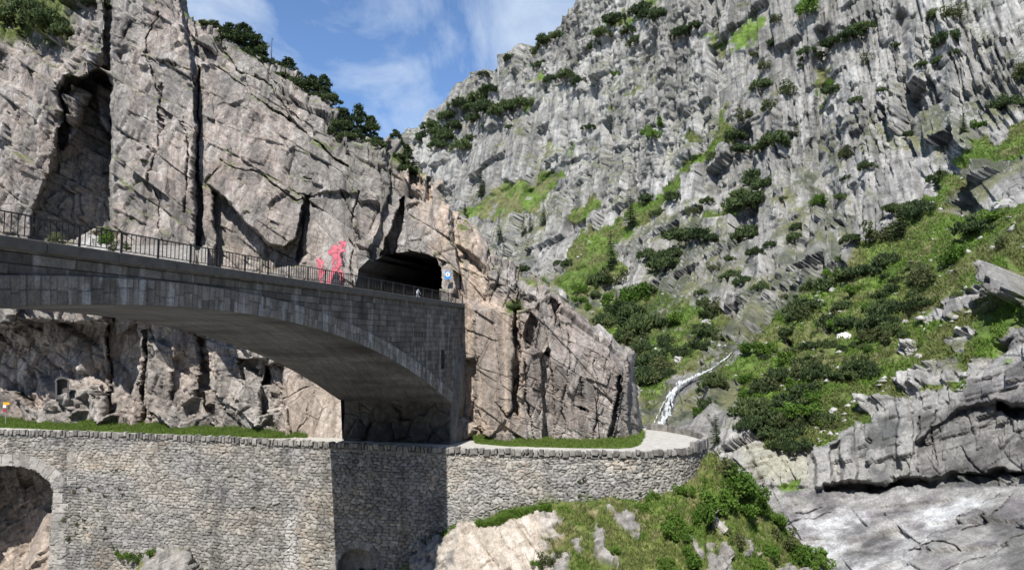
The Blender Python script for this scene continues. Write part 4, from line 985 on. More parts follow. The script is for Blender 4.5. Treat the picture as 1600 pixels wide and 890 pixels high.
# the waterfall, a torn white sheet lying on the rock, following its bed down to the path
def ribbon(name, line, widths, seed, lift=0.6):
    L = np.array(line, float); t = np.linspace(0, len(L) - 1, 170); k = np.arange(len(L))
    cx, cy = np.interp(t, k, L[:, 0]), np.interp(t, k, L[:, 1]); w = np.interp(t, k, widths)
    q = np.stack([t * 1.6, t * 0, t * 0], -1)
    cx = cx + 2.2 * fbm(q, 3, seed); w = w * (1 + 0.35 * fbm(q * 3, 3, seed + 3))
    u = np.linspace(-1, 1, 15)
    dx, dy = np.gradient(cx), np.gradient(cy); n = np.hypot(dx, dy); ox, oy = -dy / n, dx / n
    PX = cx[:, None] + ox[:, None] * w[:, None] * u; PY = cy[:, None] + oy[:, None] * w[:, None] * u
    P, N = mount.at(PX, PY)
    # smooth along the fall so the water bridges the rock steps
    Dd = P[..., 1].copy()
    Dm = Dd.min(1)
    for _ in range(5): Dm = np.minimum(Dm, np.minimum(np.roll(Dm, 1), np.roll(Dm, -1)))
    for _ in range(12): Dm[1:-1] = (Dm[:-2] + Dm[1:-1] + Dm[2:]) / 3
    Dd = np.minimum(Dd, 0.3 * Dd + 0.7 * Dm[:, None]) * 0.4 + 0.6 * Dm[:, None]
    Q = pt(PX, PY, Dd - lift - 0.5 * (1 - u ** 2)[None] + 0.4 * fbm(np.stack([PX / 2, PY / 6, PX * 0], -1).reshape(-1, 3), 3, seed + 9).reshape(PX.shape))
    hole_ = (np.abs(u)[None] + 0.9 * fbm(np.stack([PX / 2.5, PY / 7, PX * 0], -1).reshape(-1, 3), 3, seed + 12).reshape(PX.shape)) > 0.72
    o = grid_mesh(name, Q, M['fall'], ~hole_[:-1, :-1], smooth=True); tag(o, kind='structure'); return o
ribbon('waterfall', [(1152, 545), (1138, 556), (1112, 576), (1084, 590), (1064, 600), (1052, 612), (1046, 630), (1040, 648), (1033, 664)], [1, 1.3, 2, 3.6, 5.5, 6, 6, 7, 8], 601, 0.25)
ribbon('waterfall', [(1062, 606), (1044, 618), (1034, 634), (1028, 650), (1022, 662)], [2.5, 2, 1.8, 1.5, 1.4], 611, 0.3)

# ------------------------------------------------------------------ the arch bridge
ZD = 4.55; WB = 14.0; SS = 57.0
bridge = empty('arch_bridge', tuple(B(57.0, 0, -12.6)))
tag(bridge, 'grey stone road bridge with one wide shallow arch ending at the tunnel', 'bridge')
wbs = lambda s: np.clip(12.6 + (np.asarray(s, float) - 24) * 0.065, 11.6, 14.6)
zi = lambda s: 1.9 - 0.00444 * (s - 10.5) ** 2
slope = lambda s: -0.00888 * (s - 10.5)
ze = lambda s: zi(s) + 1.42 * np.sqrt(1 + slope(s) ** 2)
def coursed(s, z, ch, bl, seed):
    row = np.floor(z / ch); off = _f(_hash(row.astype(np.int64), row.astype(np.int64) * 0, row.astype(np.int64) * 0, seed)) * 7
    u = s / bl + off; u = u + 0.28 * np.sin(u * 2.1 + row * 1.7)
    c = np.floor(u); h = _hash(c.astype(np.int64), row.astype(np.int64), (row * 0).astype(np.int64), seed + 1)
    ez = np.minimum(z / ch - row, 1 - (z / ch - row)) * ch; es = np.minimum(u - c, 1 - (u - c)) * bl
    return np.minimum(ez, es), h
def ashlar_colour(h, e, P, k=1.0, streak=0.0):
    r = _f(_re(h, 3)); r2 = _f(_re(h, 4)); n = fbm(P / np.array([1.2, 1.2, 2.5]), 4, 701)
    c = np.array([0.120, 0.115, 0.107]) * (k * (0.62 + 0.75 * r) * (1 + 0.25 * n))[:, None]
    c = c + (np.array([0.115, 0.105, 0.09]) * k - c) * (0.5 * (r2 > 0.75))[:, None]
    if streak is not None:
        w = sstep(0.18, 0.6, fbm(P / np.array([0.55, 0.55, 3.5]), 3, 702) + 0.35 * (r2 - 0.5)) * streak
        c = c + (np.array([0.33, 0.34, 0.34]) - c) * w[:, None]
    return c * (0.5 + 0.5 * sstep(0.005, 0.05, e))[:, None]
# spandrel face
ss = np.arange(-36, 68, 0.085)
zt = ZD - 0.5
lowz = np.where(ss < SS, ze(ss), -12.9)
nrw = 150; tt = np.linspace(0, 1, nrw)[:, None]
Zs = lowz + (zt - lowz) * tt; Ssp = np.broadcast_to(ss, Zs.shape)
e, h = coursed(Ssp.ravel(), Zs.ravel() + 20, 0.52, 1.35, 711)
Pw = B(Ssp, 0, Zs)
dsp = 0.05 * sstep(0.0, 0.05, e) + 0.04 * (_f(_re(h, 9)) - 0.5) + 0.02 * fbm(Pw.reshape(-1, 3) / 0.5, 3, 712)
slit = (np.abs(Ssp - 54.3) < 0.6) & (np.abs(Zs + 2.35) < 1.15)
kp = ~(slit[:-1, :-1] & slit[1:, 1:] & slit[:-1, 1:] & slit[1:, :-1])
kp &= ~((Ssp[:-1, :-1] < SS) & (Ssp[:-1, 1:] >= SS))
face = Pw - BN * dsp.reshape(Zs.shape)[..., None]
grid_mesh('spandrel_wall', face, M['ashlar'], kp, ashlar_colour(h, e, Pw.reshape(-1, 3), 1.0, 0.35), bridge)
far_f = B(Ssp[::10, ::10], wbs(Ssp[::10, ::10]), Zs[::10, ::10]); grid_mesh('spandrel_wall', far_f, M['concrete'], parent=bridge)
# slit window: a dark recess
sb = MB(); c0 = B(54.3, 0.7, -2.35)
for o_, ax, ay, az in ((B(54.3, 1.3, -2.35), BU * 0.75, BN * 0.1, (0, 0, 1.4)), (B(53.62, 0.65, -2.35), BU * 0.08, BN * 0.62, (0, 0, 1.4)), (B(54.98, 0.65, -2.35), BU * 0.08, BN * 0.62, (0, 0, 1.4)), (B(54.3, 0.65, -1.12), BU * 0.6, BN * 0.62, (0, 0, 0.1)), (B(54.3, 0.65, -3.58), BU * 0.6, BN * 0.62, (0, 0, 0.1))):
    sb.box(o_, ax, ay, az)
o = sb.build('slit_window', M['tunnel'], bridge)
# arch ring of upright voussoirs
sv = np.arange(-36, SS + 0.01, 0.07); rr = np.linspace(0, 1, 26)
SV, RR = np.meshgrid(sv, rr)
arc = np.concatenate([[0], np.cumsum(np.hypot(np.diff(sv), np.diff(zi(sv))))]); A = np.broadcast_to(arc, SV.shape).ravel()
nrm = np.stack([-slope(SV), np.ones_like(SV)], -1); nrm /= np.linalg.norm(nrm, axis=-1, keepdims=True)
PS = SV + nrm[..., 0] * RR * 1.42; PZ = zi(SV) + nrm[..., 1] * RR * 1.42
u = A / 0.50; u = u + 0.25 * np.sin(u * 1.9); cidx = np.floor(u); hcol = _hash(cidx.astype(np.int64), (cidx * 0).astype(np.int64), (cidx * 0).astype(np.int64), 721)
cut = 0.35 + 0.3 * _f(hcol); up = RR.ravel() > cut
h = _re(hcol, 1 + 0) ^ np.where(up, np.uint32(0x9e3779b9), np.uint32(0)); h = _re(h, 3)
e = np.minimum(np.minimum(u - cidx, 1 - (u - cidx)) * 0.5, np.abs(RR.ravel() - cut) * 1.42)
e = np.minimum(e, np.minimum(RR.ravel(), 1 - RR.ravel()) * 1.42 + 0.02)
Pv = B(PS, 0, PZ)
dv = 0.12 + 0.05 * sstep(0, 0.04, e) + 0.035 * (_f(_re(h, 9)) - 0.5)
grid_mesh('arch_ring', Pv - BN * dv.reshape(SV.shape)[..., None], M['ashlar'], None, ashlar_colour(h, e, Pv.reshape(-1, 3), 1.5, 0.8), bridge)
# soffit: board-marked vault, from ring face to far face
sf = np.arange(-36, SS + 0.01, 0.35); wf = np.concatenate([[-0.0105], np.linspace(0.0, 1, 46)])
SF, WF = np.meshgrid(sf, wf); WF = WF * wbs(SF); Pf = B(SF, WF, zi(SF))
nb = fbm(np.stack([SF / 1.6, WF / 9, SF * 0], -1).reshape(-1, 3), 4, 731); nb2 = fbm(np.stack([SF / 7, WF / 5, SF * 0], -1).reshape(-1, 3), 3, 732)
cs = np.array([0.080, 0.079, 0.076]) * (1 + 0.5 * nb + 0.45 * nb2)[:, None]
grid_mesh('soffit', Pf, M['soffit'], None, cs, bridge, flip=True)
fr = []
for sgn in (0,):
    SVf, RRf = np.meshgrid(sv[::6], rr[::5]); n2 = np.stack([-slope(SVf), np.ones_like(SVf)], -1); n2 /= np.linalg.norm(n2, axis=-1, keepdims=True)
    grid_mesh('arch_ring', B(SVf + n2[..., 0] * RRf * 1.42, wbs(SVf) + 0.1, zi(SVf) + n2[..., 1] * RRf * 1.42), M['concrete'], parent=bridge)
# abutment under the springing
aw, az = np.meshgrid(np.linspace(-0.1, WB, 150), np.linspace(-13.2, zi(SS) + 0.25, 60))
Pa = B(SS - 0.06, aw, az); fl = Pa.reshape(-1, 3)
da = (facet(fl, (2.5, 2.5, 2.2), 741, 0.2, 0.45, 0.2, 0.08)[0] + 0.08 * fbm(fl / 0.6, 4, 742)).reshape(aw.shape) * sstep(0.0, 0.6, zi(SS) + 0.25 - az)
grid_mesh('abutment', Pa - BU * (da + 0.15)[..., None], M['ashlar'], None, np.array([0.10, 0.092, 0.082]) * (1 + 0.35 * fbm(fl / 0.9, 4, 743))[:, None], bridge)
# rough rock pilaster on the corner of the abutment
aS, aZ = np.meshgrid(np.arange(57.0, 68, 0.16), np.arange(-13, -0.5, 0.16)); Pr = B(aS, 0, aZ); fl = Pr.reshape(-1, 3)
msk = (1 - sstep(-0.5, 0.5, psd(aS, aZ, [(57.5, -14), (57.3, -7), (58.6, -3.2), (60.2, -0.8), (61.6, -1.2), (62.5, -8), (66, -14)])))
dr = (facet(fl, (2.2, 2.2, 4.5), 751, 0.25, 0.5, 0.25, 0.07)[0].reshape(aS.shape) + 0.45) * msk - 0.06
grid_mesh('rock_pilaster', Pr - BN * dr[..., None], M['ashlar'], None, np.array([0.14, 0.137, 0.13]) * (1 + 0.3 * fbm(fl / np.array([0.6, 0.6, 3]), 4, 752))[:, None], bridge)
# cornice and deck
cn = MB(); 
def along(mb, w0, w1, z0, z1, s0=-36, s1=61.7):
    c = [B(s0, w0, z0), B(s0, w1, z0), B(s0, w1, z1), B(s0, w0, z1), B(s1, w0, z0), B(s1, w1, z0), B(s1, w1, z1), B(s1, w0, z1)]; mb.hexa(c)
s = -36.0
while s < 61.6:
    l = min(4.2, 61.7 - s); along(cn, -0.34, 0.5, ZD - 0.52, ZD, s + 0.01, s + l - 0.01); s += l
cn.build('cornice', M['concrete'], bridge, 0.03)
dk = MB(); along(dk, 0.5, 11.3, ZD - 0.7, ZD - 0.12, -36, 72); dk.build('road_deck', M['asphalt'], bridge)
kb = MB()
for s in np.arange(-36, 60, 3.0):
    w0, w1 = float(wbs(s)), float(wbs(s + 3)); c8 = [B(s, 11.3, ZD - 0.7), B(s, w0 + 0.3, ZD - 0.7), B(s, w0 + 0.3, ZD + 0.1), B(s, 11.3, ZD + 0.1), B(s + 3, 11.3, ZD - 0.7), B(s + 3, w1 + 0.3, ZD - 0.7), B(s + 3, w1 + 0.3, ZD + 0.1), B(s + 3, 11.3, ZD + 0.1)]; kb.hexa(c8)
kb.build('kerb', M['concrete'], bridge, 0.03)
# far side bank and low wall behind the railing
# railing: post-and-baluster panels
rail = empty('iron_railing', tuple(B(-4, 0, ZD)))
tag(rail, 'dark iron railing of thin upright bars along the near edge of the bridge', 'railing')
PST = 2.62; nb_ = 0; late = MB(); W0 = 0.02
for k in range(26):
    s0 = -4 + k * PST
    if s0 > 61.4: break
    s1 = min(s0 + PST, 61.5)
    pn = MB(); pn.box(B((s0 + s1) / 2, W0, ZD + 1.12), BU * (s1 - s0) / 2, BN * 0.035, (0, 0, 0.03)); pn.box(B((s0 + s1) / 2, W0, ZD + 0.16), BU * (s1 - s0) / 2, BN * 0.02, (0, 0, 0.02))
    panel = pn.build('rails', M['iron'], rail)
    p = MB(); p.box(B(s0, W0, ZD + 0.57), BU * 0.045, BN * 0.045, (0, 0, 0.57)); p.build('post', M['iron'], rail)
    for j in range(1, 8):
        sj = s0 + PST * j / 8
        if sj > 61.4: break
        t = MB() if nb_ < 98 else late
        t.box(B(sj, W0, ZD + 0.63), BU * 0.017, BN * 0.017, (0, 0, 0.47))
        if nb_ < 98: t.build('baluster', M['iron'], rail)
        nb_ += 1
o = late.build('baluster', M['iron'], rail); o['kind'] = 'stuff'
p = MB(); p.box(B(61.5, W0, ZD + 0.6), BU * 0.05, BN * 0.05, (0, 0, 0.6)); p.build('post', M['iron'], rail)
# rubble bank on the far side of the road, seen between the bars
# ------------------------------------------------------------------ small things
fig = empty('cutout_figure', tuple(B(46.2, -0.05, ZD)))
tag(fig, 'small white cut-out figure fixed low on the bridge railing before the tunnel', 'ornament')
fm = MB()
def figp(a, b): return B(46.2 + a * 0.034, -0.06, ZD + 0.03 + b * 0.034)
for outl in ([(0, 10), (3, 8), (3, 16), (1, 19), (0, 16)], [(3, 8), (8, 8), (8, 12), (3, 12)], [(6, 12), (8, 22), (16, 24), (18, 20), (14, 12), (14, 5), (20, 3), (28, 3), (30, 1), (14, 0), (9, 5)], [(16, 22), (26, 15), (33, 10), (34, 12), (24, 19), (17, 25)], [(-2, 0), (3, 0), (3, 5), (-2, 5)]):
    fm.prism([figp(a, b) for a, b in outl], -BN * 0.03)
fm.build('figure_plate', M['white'], fig)
# blue plate beside the tunnel mouth
p0, n0 = cliff.at(np.array([700.0]), np.array([432.0])); p0 = pt(699.5, 430, p0[0, 1] - 1.2)
sg = empty('tunnel_sign', tuple(p0 + np.array([0, 0.4, 0])))
tag(sg, 'small blue plate with a white disc on the rock right of the tunnel', 'sign')
R_ = np.array([0.985, 0.17, 0]); Nn = np.array([0.17, -0.985, 0]); U = np.array([0, 0, 1.0])
mb = MB(); mb.box(p0, R_ * 0.36, Nn * 0.03, U * 0.50); mb.build('plate', M['blue'], sg, 0.02)
mb = MB(); mb.tube(p0 + U * 0.12 + Nn * 0.03, p0 + U * 0.12 + Nn * 0.05, 0.30, n=20); mb.build('disc', M['white'], sg)
mb = MB(); mb.tube(p0 + U * 0.12 + Nn * 0.05, p0 + U * 0.12 + Nn * 0.066, 0.09, n=12); mb.build('dot', M['black'], sg)
mb = MB(); mb.tube(p0 - Nn * 0.03, p0 - Nn * 1.8, 0.04); mb.build('bracket', M['galv'], sg)
# the red wall painting, kept to plain shapes
def decal(name, outline, mat, parent, lift=0.10):
    a = np.array(outline, float); xs = np.arange(a[:, 0].min() - 1, a[:, 0].max() + 1.5, 0.8); ys = np.arange(a[:, 1].min() - 1, a[:, 1].max() + 1.5, 0.8)
    X, Y = np.meshgrid(xs, ys); P, N = cliff.at(X, Y)
    D = P[..., 1].copy()
    for _ in range(2): D[1:-1, 1:-1] = np.minimum(D[1:-1, 1:-1], (D[:-2, 1:-1] + D[2:, 1:-1] + D[1:-1, :-2] + D[1:-1, 2:]) / 4 + 0.02)
    Q = pt(X, Y, D - lift)
    wx, wy = warped(X, Y, 1.6, 5, 811); ins = psd(wx, wy, outline) < 0
    keep = ins[:-1, :-1] & ins[1:, 1:]
    worn = fbm(np.stack([X / 4, Y / 4, X * 0], -1).reshape(-1, 3), 3, 812).reshape(X.shape)[:-1, :-1] > 0.46
    return grid_mesh(name, Q, mat, keep & ~worn, parent=parent)
mp_, _ = cliff.at(np.array([520.0]), np.array([440.0]))
mu = empty('wall_painting', tuple(mp_[0])); tag(mu, 'faded red wall painting with a dark wedge on the cliff left of the tunnel', 'painting')
decal('red_field', [(514, 388), (530, 376), (541, 375), (540, 396), (534, 412), (536, 428), (538, 447), (531, 447), (527, 432), (521, 432), (516, 446), (508, 446), (517, 422), (520, 402), (511, 396)], M['red'], mu)
decal('red_field', [(493, 404), (500, 402), (506, 410), (504, 420), (510, 425), (505, 430), (504, 444), (499, 444), (497, 426), (495, 416)], M['red'], mu)
decal('dark_wedge', [(531, 395), (540, 392), (538, 413), (535, 416)], M['black'], mu, 0.28)
decal('dark_arch', [(518, 446), (519, 430), (525, 422), (531, 428), (532, 446)], M['black'], mu, 0.28)
# wall shrine in the shaded rock, and the waymarks beside it
q, _ = cliff.at(np.array([97.0]), np.array([615.0])); qy = float(cliff.at(np.repeat(np.linspace(80, 114, 18), 12), np.tile(np.linspace(588, 626, 12), 18))[0][:, 1].min()) + 0.15
sh = empty('rock_shrine', tuple(pt(97, 620, qy))); tag(sh, 'small arched niche with grey stone frame in the shaded rock above the verge', 'niche')
def sp(x, y, d=0.0): return pt(x, y, qy + d)
mb = MB()
for x0, x1, y0, y1 in ((86.2, 89.2, 596.5, 620), (105.0, 108.0, 596.5, 620)):
    mb.hexa([sp(x0, y1, -0.1), sp(x1, y1, -0.1), sp(x1, y0, -0.1), sp(x0, y0, -0.1), sp(x0, y1, 1.2), sp(x1, y1, 1.2), sp(x1, y0, 1.2), sp(x0, y0, 1.2)])
ar = [(97 + 9.4 * math.cos(t), 597 - 5.6 * math.sin(t)) for t in np.linspace(math.pi, 0, 9)]; ar2 = [(97 + 12.2 * math.cos(t), 597 - 9.0 * math.sin(t)) for t in np.linspace(math.pi, 0, 9)]
for k in range(8):
    mb.hexa([sp(*ar[k], -0.12), sp(*ar[k + 1], -0.12), sp(*ar2[k + 1], -0.12), sp(*ar2[k], -0.12), sp(*ar[k], 1.2), sp(*ar[k + 1], 1.2), sp(*ar2[k + 1], 1.2), sp(*ar2[k], 1.2)])
mb.build('stone_frame', M['grey_dressed'], sh)
mb = MB(); mb.hexa([sp(85.5, 623, -0.2), sp(108.8, 623, -0.2), sp(108.8, 620.2, -0.2), sp(85.5, 620.2, -0.2), sp(85.5, 623, 1.2), sp(108.8, 623, 1.2), sp(108.8, 620.2, 1.2), sp(85.5, 620.2, 1.2)]); mb.build('sill', M['grey_dressed'], sh)
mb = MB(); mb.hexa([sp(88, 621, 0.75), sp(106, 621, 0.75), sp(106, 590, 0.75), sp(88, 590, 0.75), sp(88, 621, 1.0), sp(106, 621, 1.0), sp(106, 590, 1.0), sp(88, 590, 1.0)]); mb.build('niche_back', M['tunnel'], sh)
mb = MB()
for k in range(9): mb.box(sp(90 + k * 1.75, 619.2, 0.0), np.array([0.03, 0, 0]), np.array([0, 0.03, 0]), U * 0.16)
mb.box(sp(97, 617.4, 0.0), np.array([0.7, 0, 0]), np.array([0, 0.025, 0]), U * 0.025); mb.build('grille', M['galv'], sh)
wy_ = 103.5; b0 = pt(8.3, 664, wy_); b0[2] = CZ + ZP
wm = empty('waymark_post', tuple(b0)); tag(wm, 'hiking signpost with orange arrow, white and crimson plates at the far left verge', 'signpost')
mb = MB(); mb.tube(b0, b0 + U * 3.3, 0.05, n=8); mb.build('pole', M['galv'], wm)
def plate(name, x0, x1, y0, y1, mat, arrow=0.0, d=-0.08):
    a = [pt(x0, y1, wy_ + d), pt(x1, y1, wy_ + d)] + ([pt(x1 + arrow, (y0 + y1) / 2, wy_ + d)] if arrow else []) + [pt(x1, y0, wy_ + d), pt(x0, y0, wy_ + d)]
    m = MB(); m.prism(a, (0, 0.04, 0)); m.build(name, mat, wm)
plate('arrow_plate', 5.0, 13.5, 628.0, 632.2, M['yellow'], 2.2); plate('white_plate', 4.5, 9.4, 632.4, 636.4, M['white']); plate('crimson_plate', 4.6, 9.6, 638.6, 643.2, M['crimson'])

# ------------------------------------------------------------------ foliage
def quads(C, A, Bv):            # centre, two half vectors -> vertices, faces
    n = len(C); V = np.stack([C - A - Bv, C + A - Bv, C + A * 0.7 + Bv, C - A * 0.7 + Bv], 1).reshape(-1, 3)
    return V, np.arange(4 * n).reshape(n, 4)
def tri_blades(C, side, tip):
    n = len(C); V = np.stack([C - side, C + side, C + tip], 1).reshape(-1, 3); return V, np.arange(3 * n).reshape(n, 3)
def unit(v): return v / (np.linalg.norm(v, axis=-1, keepdims=True) + 1e-9)
def pine_bush(seed, n_cl=60, per=30):
    """a sprawling dwarf pine: many upturned needle tufts on a low, lobed dome, unit radius"""
    r = np.random.default_rng(seed); C = []; A = []; Bv = []
    lob = r.uniform(0.65, 1.1, 7); ph = r.uniform(0, 6.28)
    for k in range(n_cl):
        t = r.uniform(0, 6.283); rad = math.sqrt(r.uniform(0, 1)) * lob[int(((t + ph) % 6.283) / 6.283 * 7)]
        top = max(0.0, 1 - rad * rad) ** 0.5 * r.uniform(0.35, 0.8) + 0.02
        cx = np.array([rad * math.cos(t), rad * math.sin(t), top * r.uniform(0.55, 1.0)])
        s = r.uniform(0.12, 0.26)
        d = unit(r.normal(size=(per, 3)) + np.array([0, 0, 0.5])); c = cx + d * (s * r.uniform(0.3, 1.0, (per, 1)))
        up = unit(d * 0.8 + np.array([0, 0, 0.9]) + r.normal(size=(per, 3)) * 0.35)
        sd = unit(np.cross(up, r.normal(size=(per, 3))))
        C.append(c); A.append(sd * r.uniform(0.022, 0.045, (per, 1))); Bv.append(up * r.uniform(0.055, 0.11, (per, 1)))
    V, Fc = quads(np.concatenate(C), np.concatenate(A), np.concatenate(Bv)); V[:, 2] = np.maximum(V[:, 2], -0.12)
    return V, Fc
def leaf_bush(seed, n=1500, size=0.05, lobes=9, hgt=0.9):
    r = np.random.default_rng(seed); C = []
    for k in range(lobes):
        t = r.uniform(0, 6.283); q = math.sqrt(r.uniform(0, 0.6)); ce = np.array([q * math.cos(t), q * math.sin(t), r.uniform(0.15, hgt)]); rd = r.uniform(0.22, 0.42)
        m = n // lobes; C.append(ce + unit(r.normal(size=(m, 3))) * (rd * r.uniform(0.25, 1.05, (m, 1)) ** 0.6))
    C = np.concatenate(C); m = len(C); up = unit(r.normal(size=(m, 3)) + np.array([0, 0, 0.4])); sd = unit(np.cross(up, r.normal(size=(m, 3))))
    return quads(C, sd * size * r.uniform(0.5, 1.1, (m, 1)), up * size * r.uniform(0.7, 1.5, (m, 1)))
def spruce_crown(seed, tiers=17, wid=0.21, ragged=0.25, dens=1.0):
    """unit height: drooping whorls of sprays that shorten upward"""
    r = np.random.default_rng(seed); C = []; A = []; Bv = []
    for k in range(tiers):
        z = 0.08 + 0.9 * k / tiers + r.uniform(-0.01, 0.01); L = wid * (1 - z) ** 0.85 + 0.012
        nbr = int((9 + 6 * (1 - z)) * dens)
        for b in range(nbr):
            t = r.uniform(0, 6.283); l = L * r.uniform(1 - ragged * 1.6, 1 + ragged)
            m = max(4, int(16 * l / wid * dens)); q = r.uniform(0.12, 1, m)
            dr = np.array([math.cos(t), math.sin(t), 0]); sd = np.array([-math.sin(t), math.cos(t), 0])
            c = dr * (q * l)[:, None] + np.array([0, 0, 1.0]) * (z - 0.35 * l * q ** 1.3 + 0.15 * l * q ** 3)[:, None] + sd * (r.normal(size=m) * 0.16 * l)[:, None]
            fw = unit(dr + sd * r.normal(size=(m, 1)) * 0.5 + np.array([0, 0, -0.25]) + r.normal(size=(m, 3)) * 0.25)
            s2 = unit(np.cross(fw, np.array([0, 0, 1.0]) + r.normal(size=(m, 3)) * 0.5))
            C.append(c); A.append(s2 * r.uniform(0.006, 0.012, (m, 1))); Bv.append(fw * r.uniform(0.012, 0.026, (m, 1)))
    return quads(np.concatenate(C), np.concatenate(A), np.concatenate(Bv))
def pine_crown(seed, n_cl=85, per=38):
    """a broader pine on a short trunk, unit height"""
    r = np.random.default_rng(seed); C = []; A = []; Bv = []
    for k in range(n_cl):
        z = r.uniform(0.12, 1.0); rad = 0.42 * (1.08 - z) ** 0.7 * math.sqrt(r.uniform(0.1, 1)); t = r.uniform(0, 6.283)
        cx = np.array([rad * math.cos(t), rad * math.sin(t), z - 0.05]); s = r.uniform(0.05, 0.11)
        d = unit(r.normal(size=(per, 3)) * np.array([1, 1, 0.6]) + np.array([0, 0, 0.35])); c = cx + d * (s * r.uniform(0.3, 1.0, (per, 1)))
        up = unit(d + np.array([0, 0, 0.5]) + r.normal(size=(per, 3)) * 0.3); sd = unit(np.cross(up, r.normal(size=(per, 3))))
        C.append(c); A.append(sd * r.uniform(0.008, 0.016, (per, 1))); Bv.append(up * r.uniform(0.02, 0.04, (per, 1)))
    return quads(np.concatenate(C), np.concatenate(A), np.concatenate(Bv))
def mesh_of(name, VF, mat):
    o = raw_mesh(name, VF[0], VF[1], mat); me = o.data; bpy.data.objects.remove(o); return me
PINES = [mesh_of('dwarf_pine', pine_bush(900 + k), M['pine']) for k in range(6)]
LEAFS = [mesh_of('leafy_shrub', leaf_bush(930 + k, 1900, 0.045), M['leaf']) for k in range(4)]
OLIVES = [mesh_of('olive_shrub', leaf_bush(950 + k, 900, 0.05), M['olive']) for k in range(2)]
SPR = [mesh_of('crown', spruce_crown(960 + k, 17, 0.19 + 0.02 * (k % 2)), M['spruce']) for k in range(3)]
SPRD = [mesh_of('crown', spruce_crown(970 + k, 16, 0.20, 0.35), M['pine']) for k in range(2)]
PCR = [mesh_of('crown', pine_crown(980 + k), M['pine']) for k in range(4)]
def trunk_mesh(name, r0):
    mb = MB(); rr_ = random.Random(4); p = np.zeros(3); 
    for k in range(5):
        q = np.array([rr_.uniform(-0.01, 0.01), rr_.uniform(-0.01, 0.01), (k + 1) * 0.19]); mb.tube(p, q, r0 * (1 - k / 5.4), r0 * (1 - (k + 1) / 5.4)); p = q
    for k in range(16):
        z = rr_.uniform(0.15, 0.85); t = rr_.uniform(0, 6.28); l = 0.17 * (1 - z) + 0.03
        mb.tube((0, 0, z), (l * math.cos(t), l * math.sin(t), z - 0.03), r0 * 0.22, r0 * 0.06, 4)
    o = mb.build(name, M['bark']); me = o.data; bpy.data.objects.remove(o); return me
TRK = trunk_mesh('trunk', 0.022); TRKP = trunk_mesh('trunk', 0.035)

def put_mesh(name, me, P, sx, sz, label, cat, group, rz=None, tilt=None):
    o = bpy.data.objects.new(name, me); COL.objects.link(o)
    o.location = P; o.scale = (sx, sx, sz); o.rotation_euler = (0, 0, random.uniform(0, 6.28) if rz is None else rz)
    return tag(o, label, cat, group)
def put_tree(name, crown, trunk, P, h, wide, label, group):
    t = empty(name, P, random.uniform(0, 6.28)); tag(t, label, 'tree', group)
    for nm, me in (('crown', crown), ('trunk', trunk)):
        c = bpy.data.objects.new(nm, me); COL.objects.link(c); c.parent = t; c.scale = (h * wide, h * wide, h)
    return t
NTH = ['first', 'second', 'third', 'fourth', 'fifth', 'sixth', 'seventh', 'eighth', 'ninth', 'tenth', 'eleventh', 'twelfth', 'thirteenth', 'fourteenth', 'fifteenth', 'sixteenth', 'seventeenth', 'eighteenth', 'nineteenth', 'twentieth', 'twenty-first', 'twenty-second', 'twenty-third', 'twenty-fourth', 'twenty-fifth', 'twenty-sixth', 'twenty-seventh', 'twenty-eighth', 'twenty-ninth', 'thirtieth', 'thirty-first', 'thirty-second']
def nth(k, n): return 'leftmost' if k == 0 else ('rightmost' if k == n - 1 else NTH[k] + ' from left')

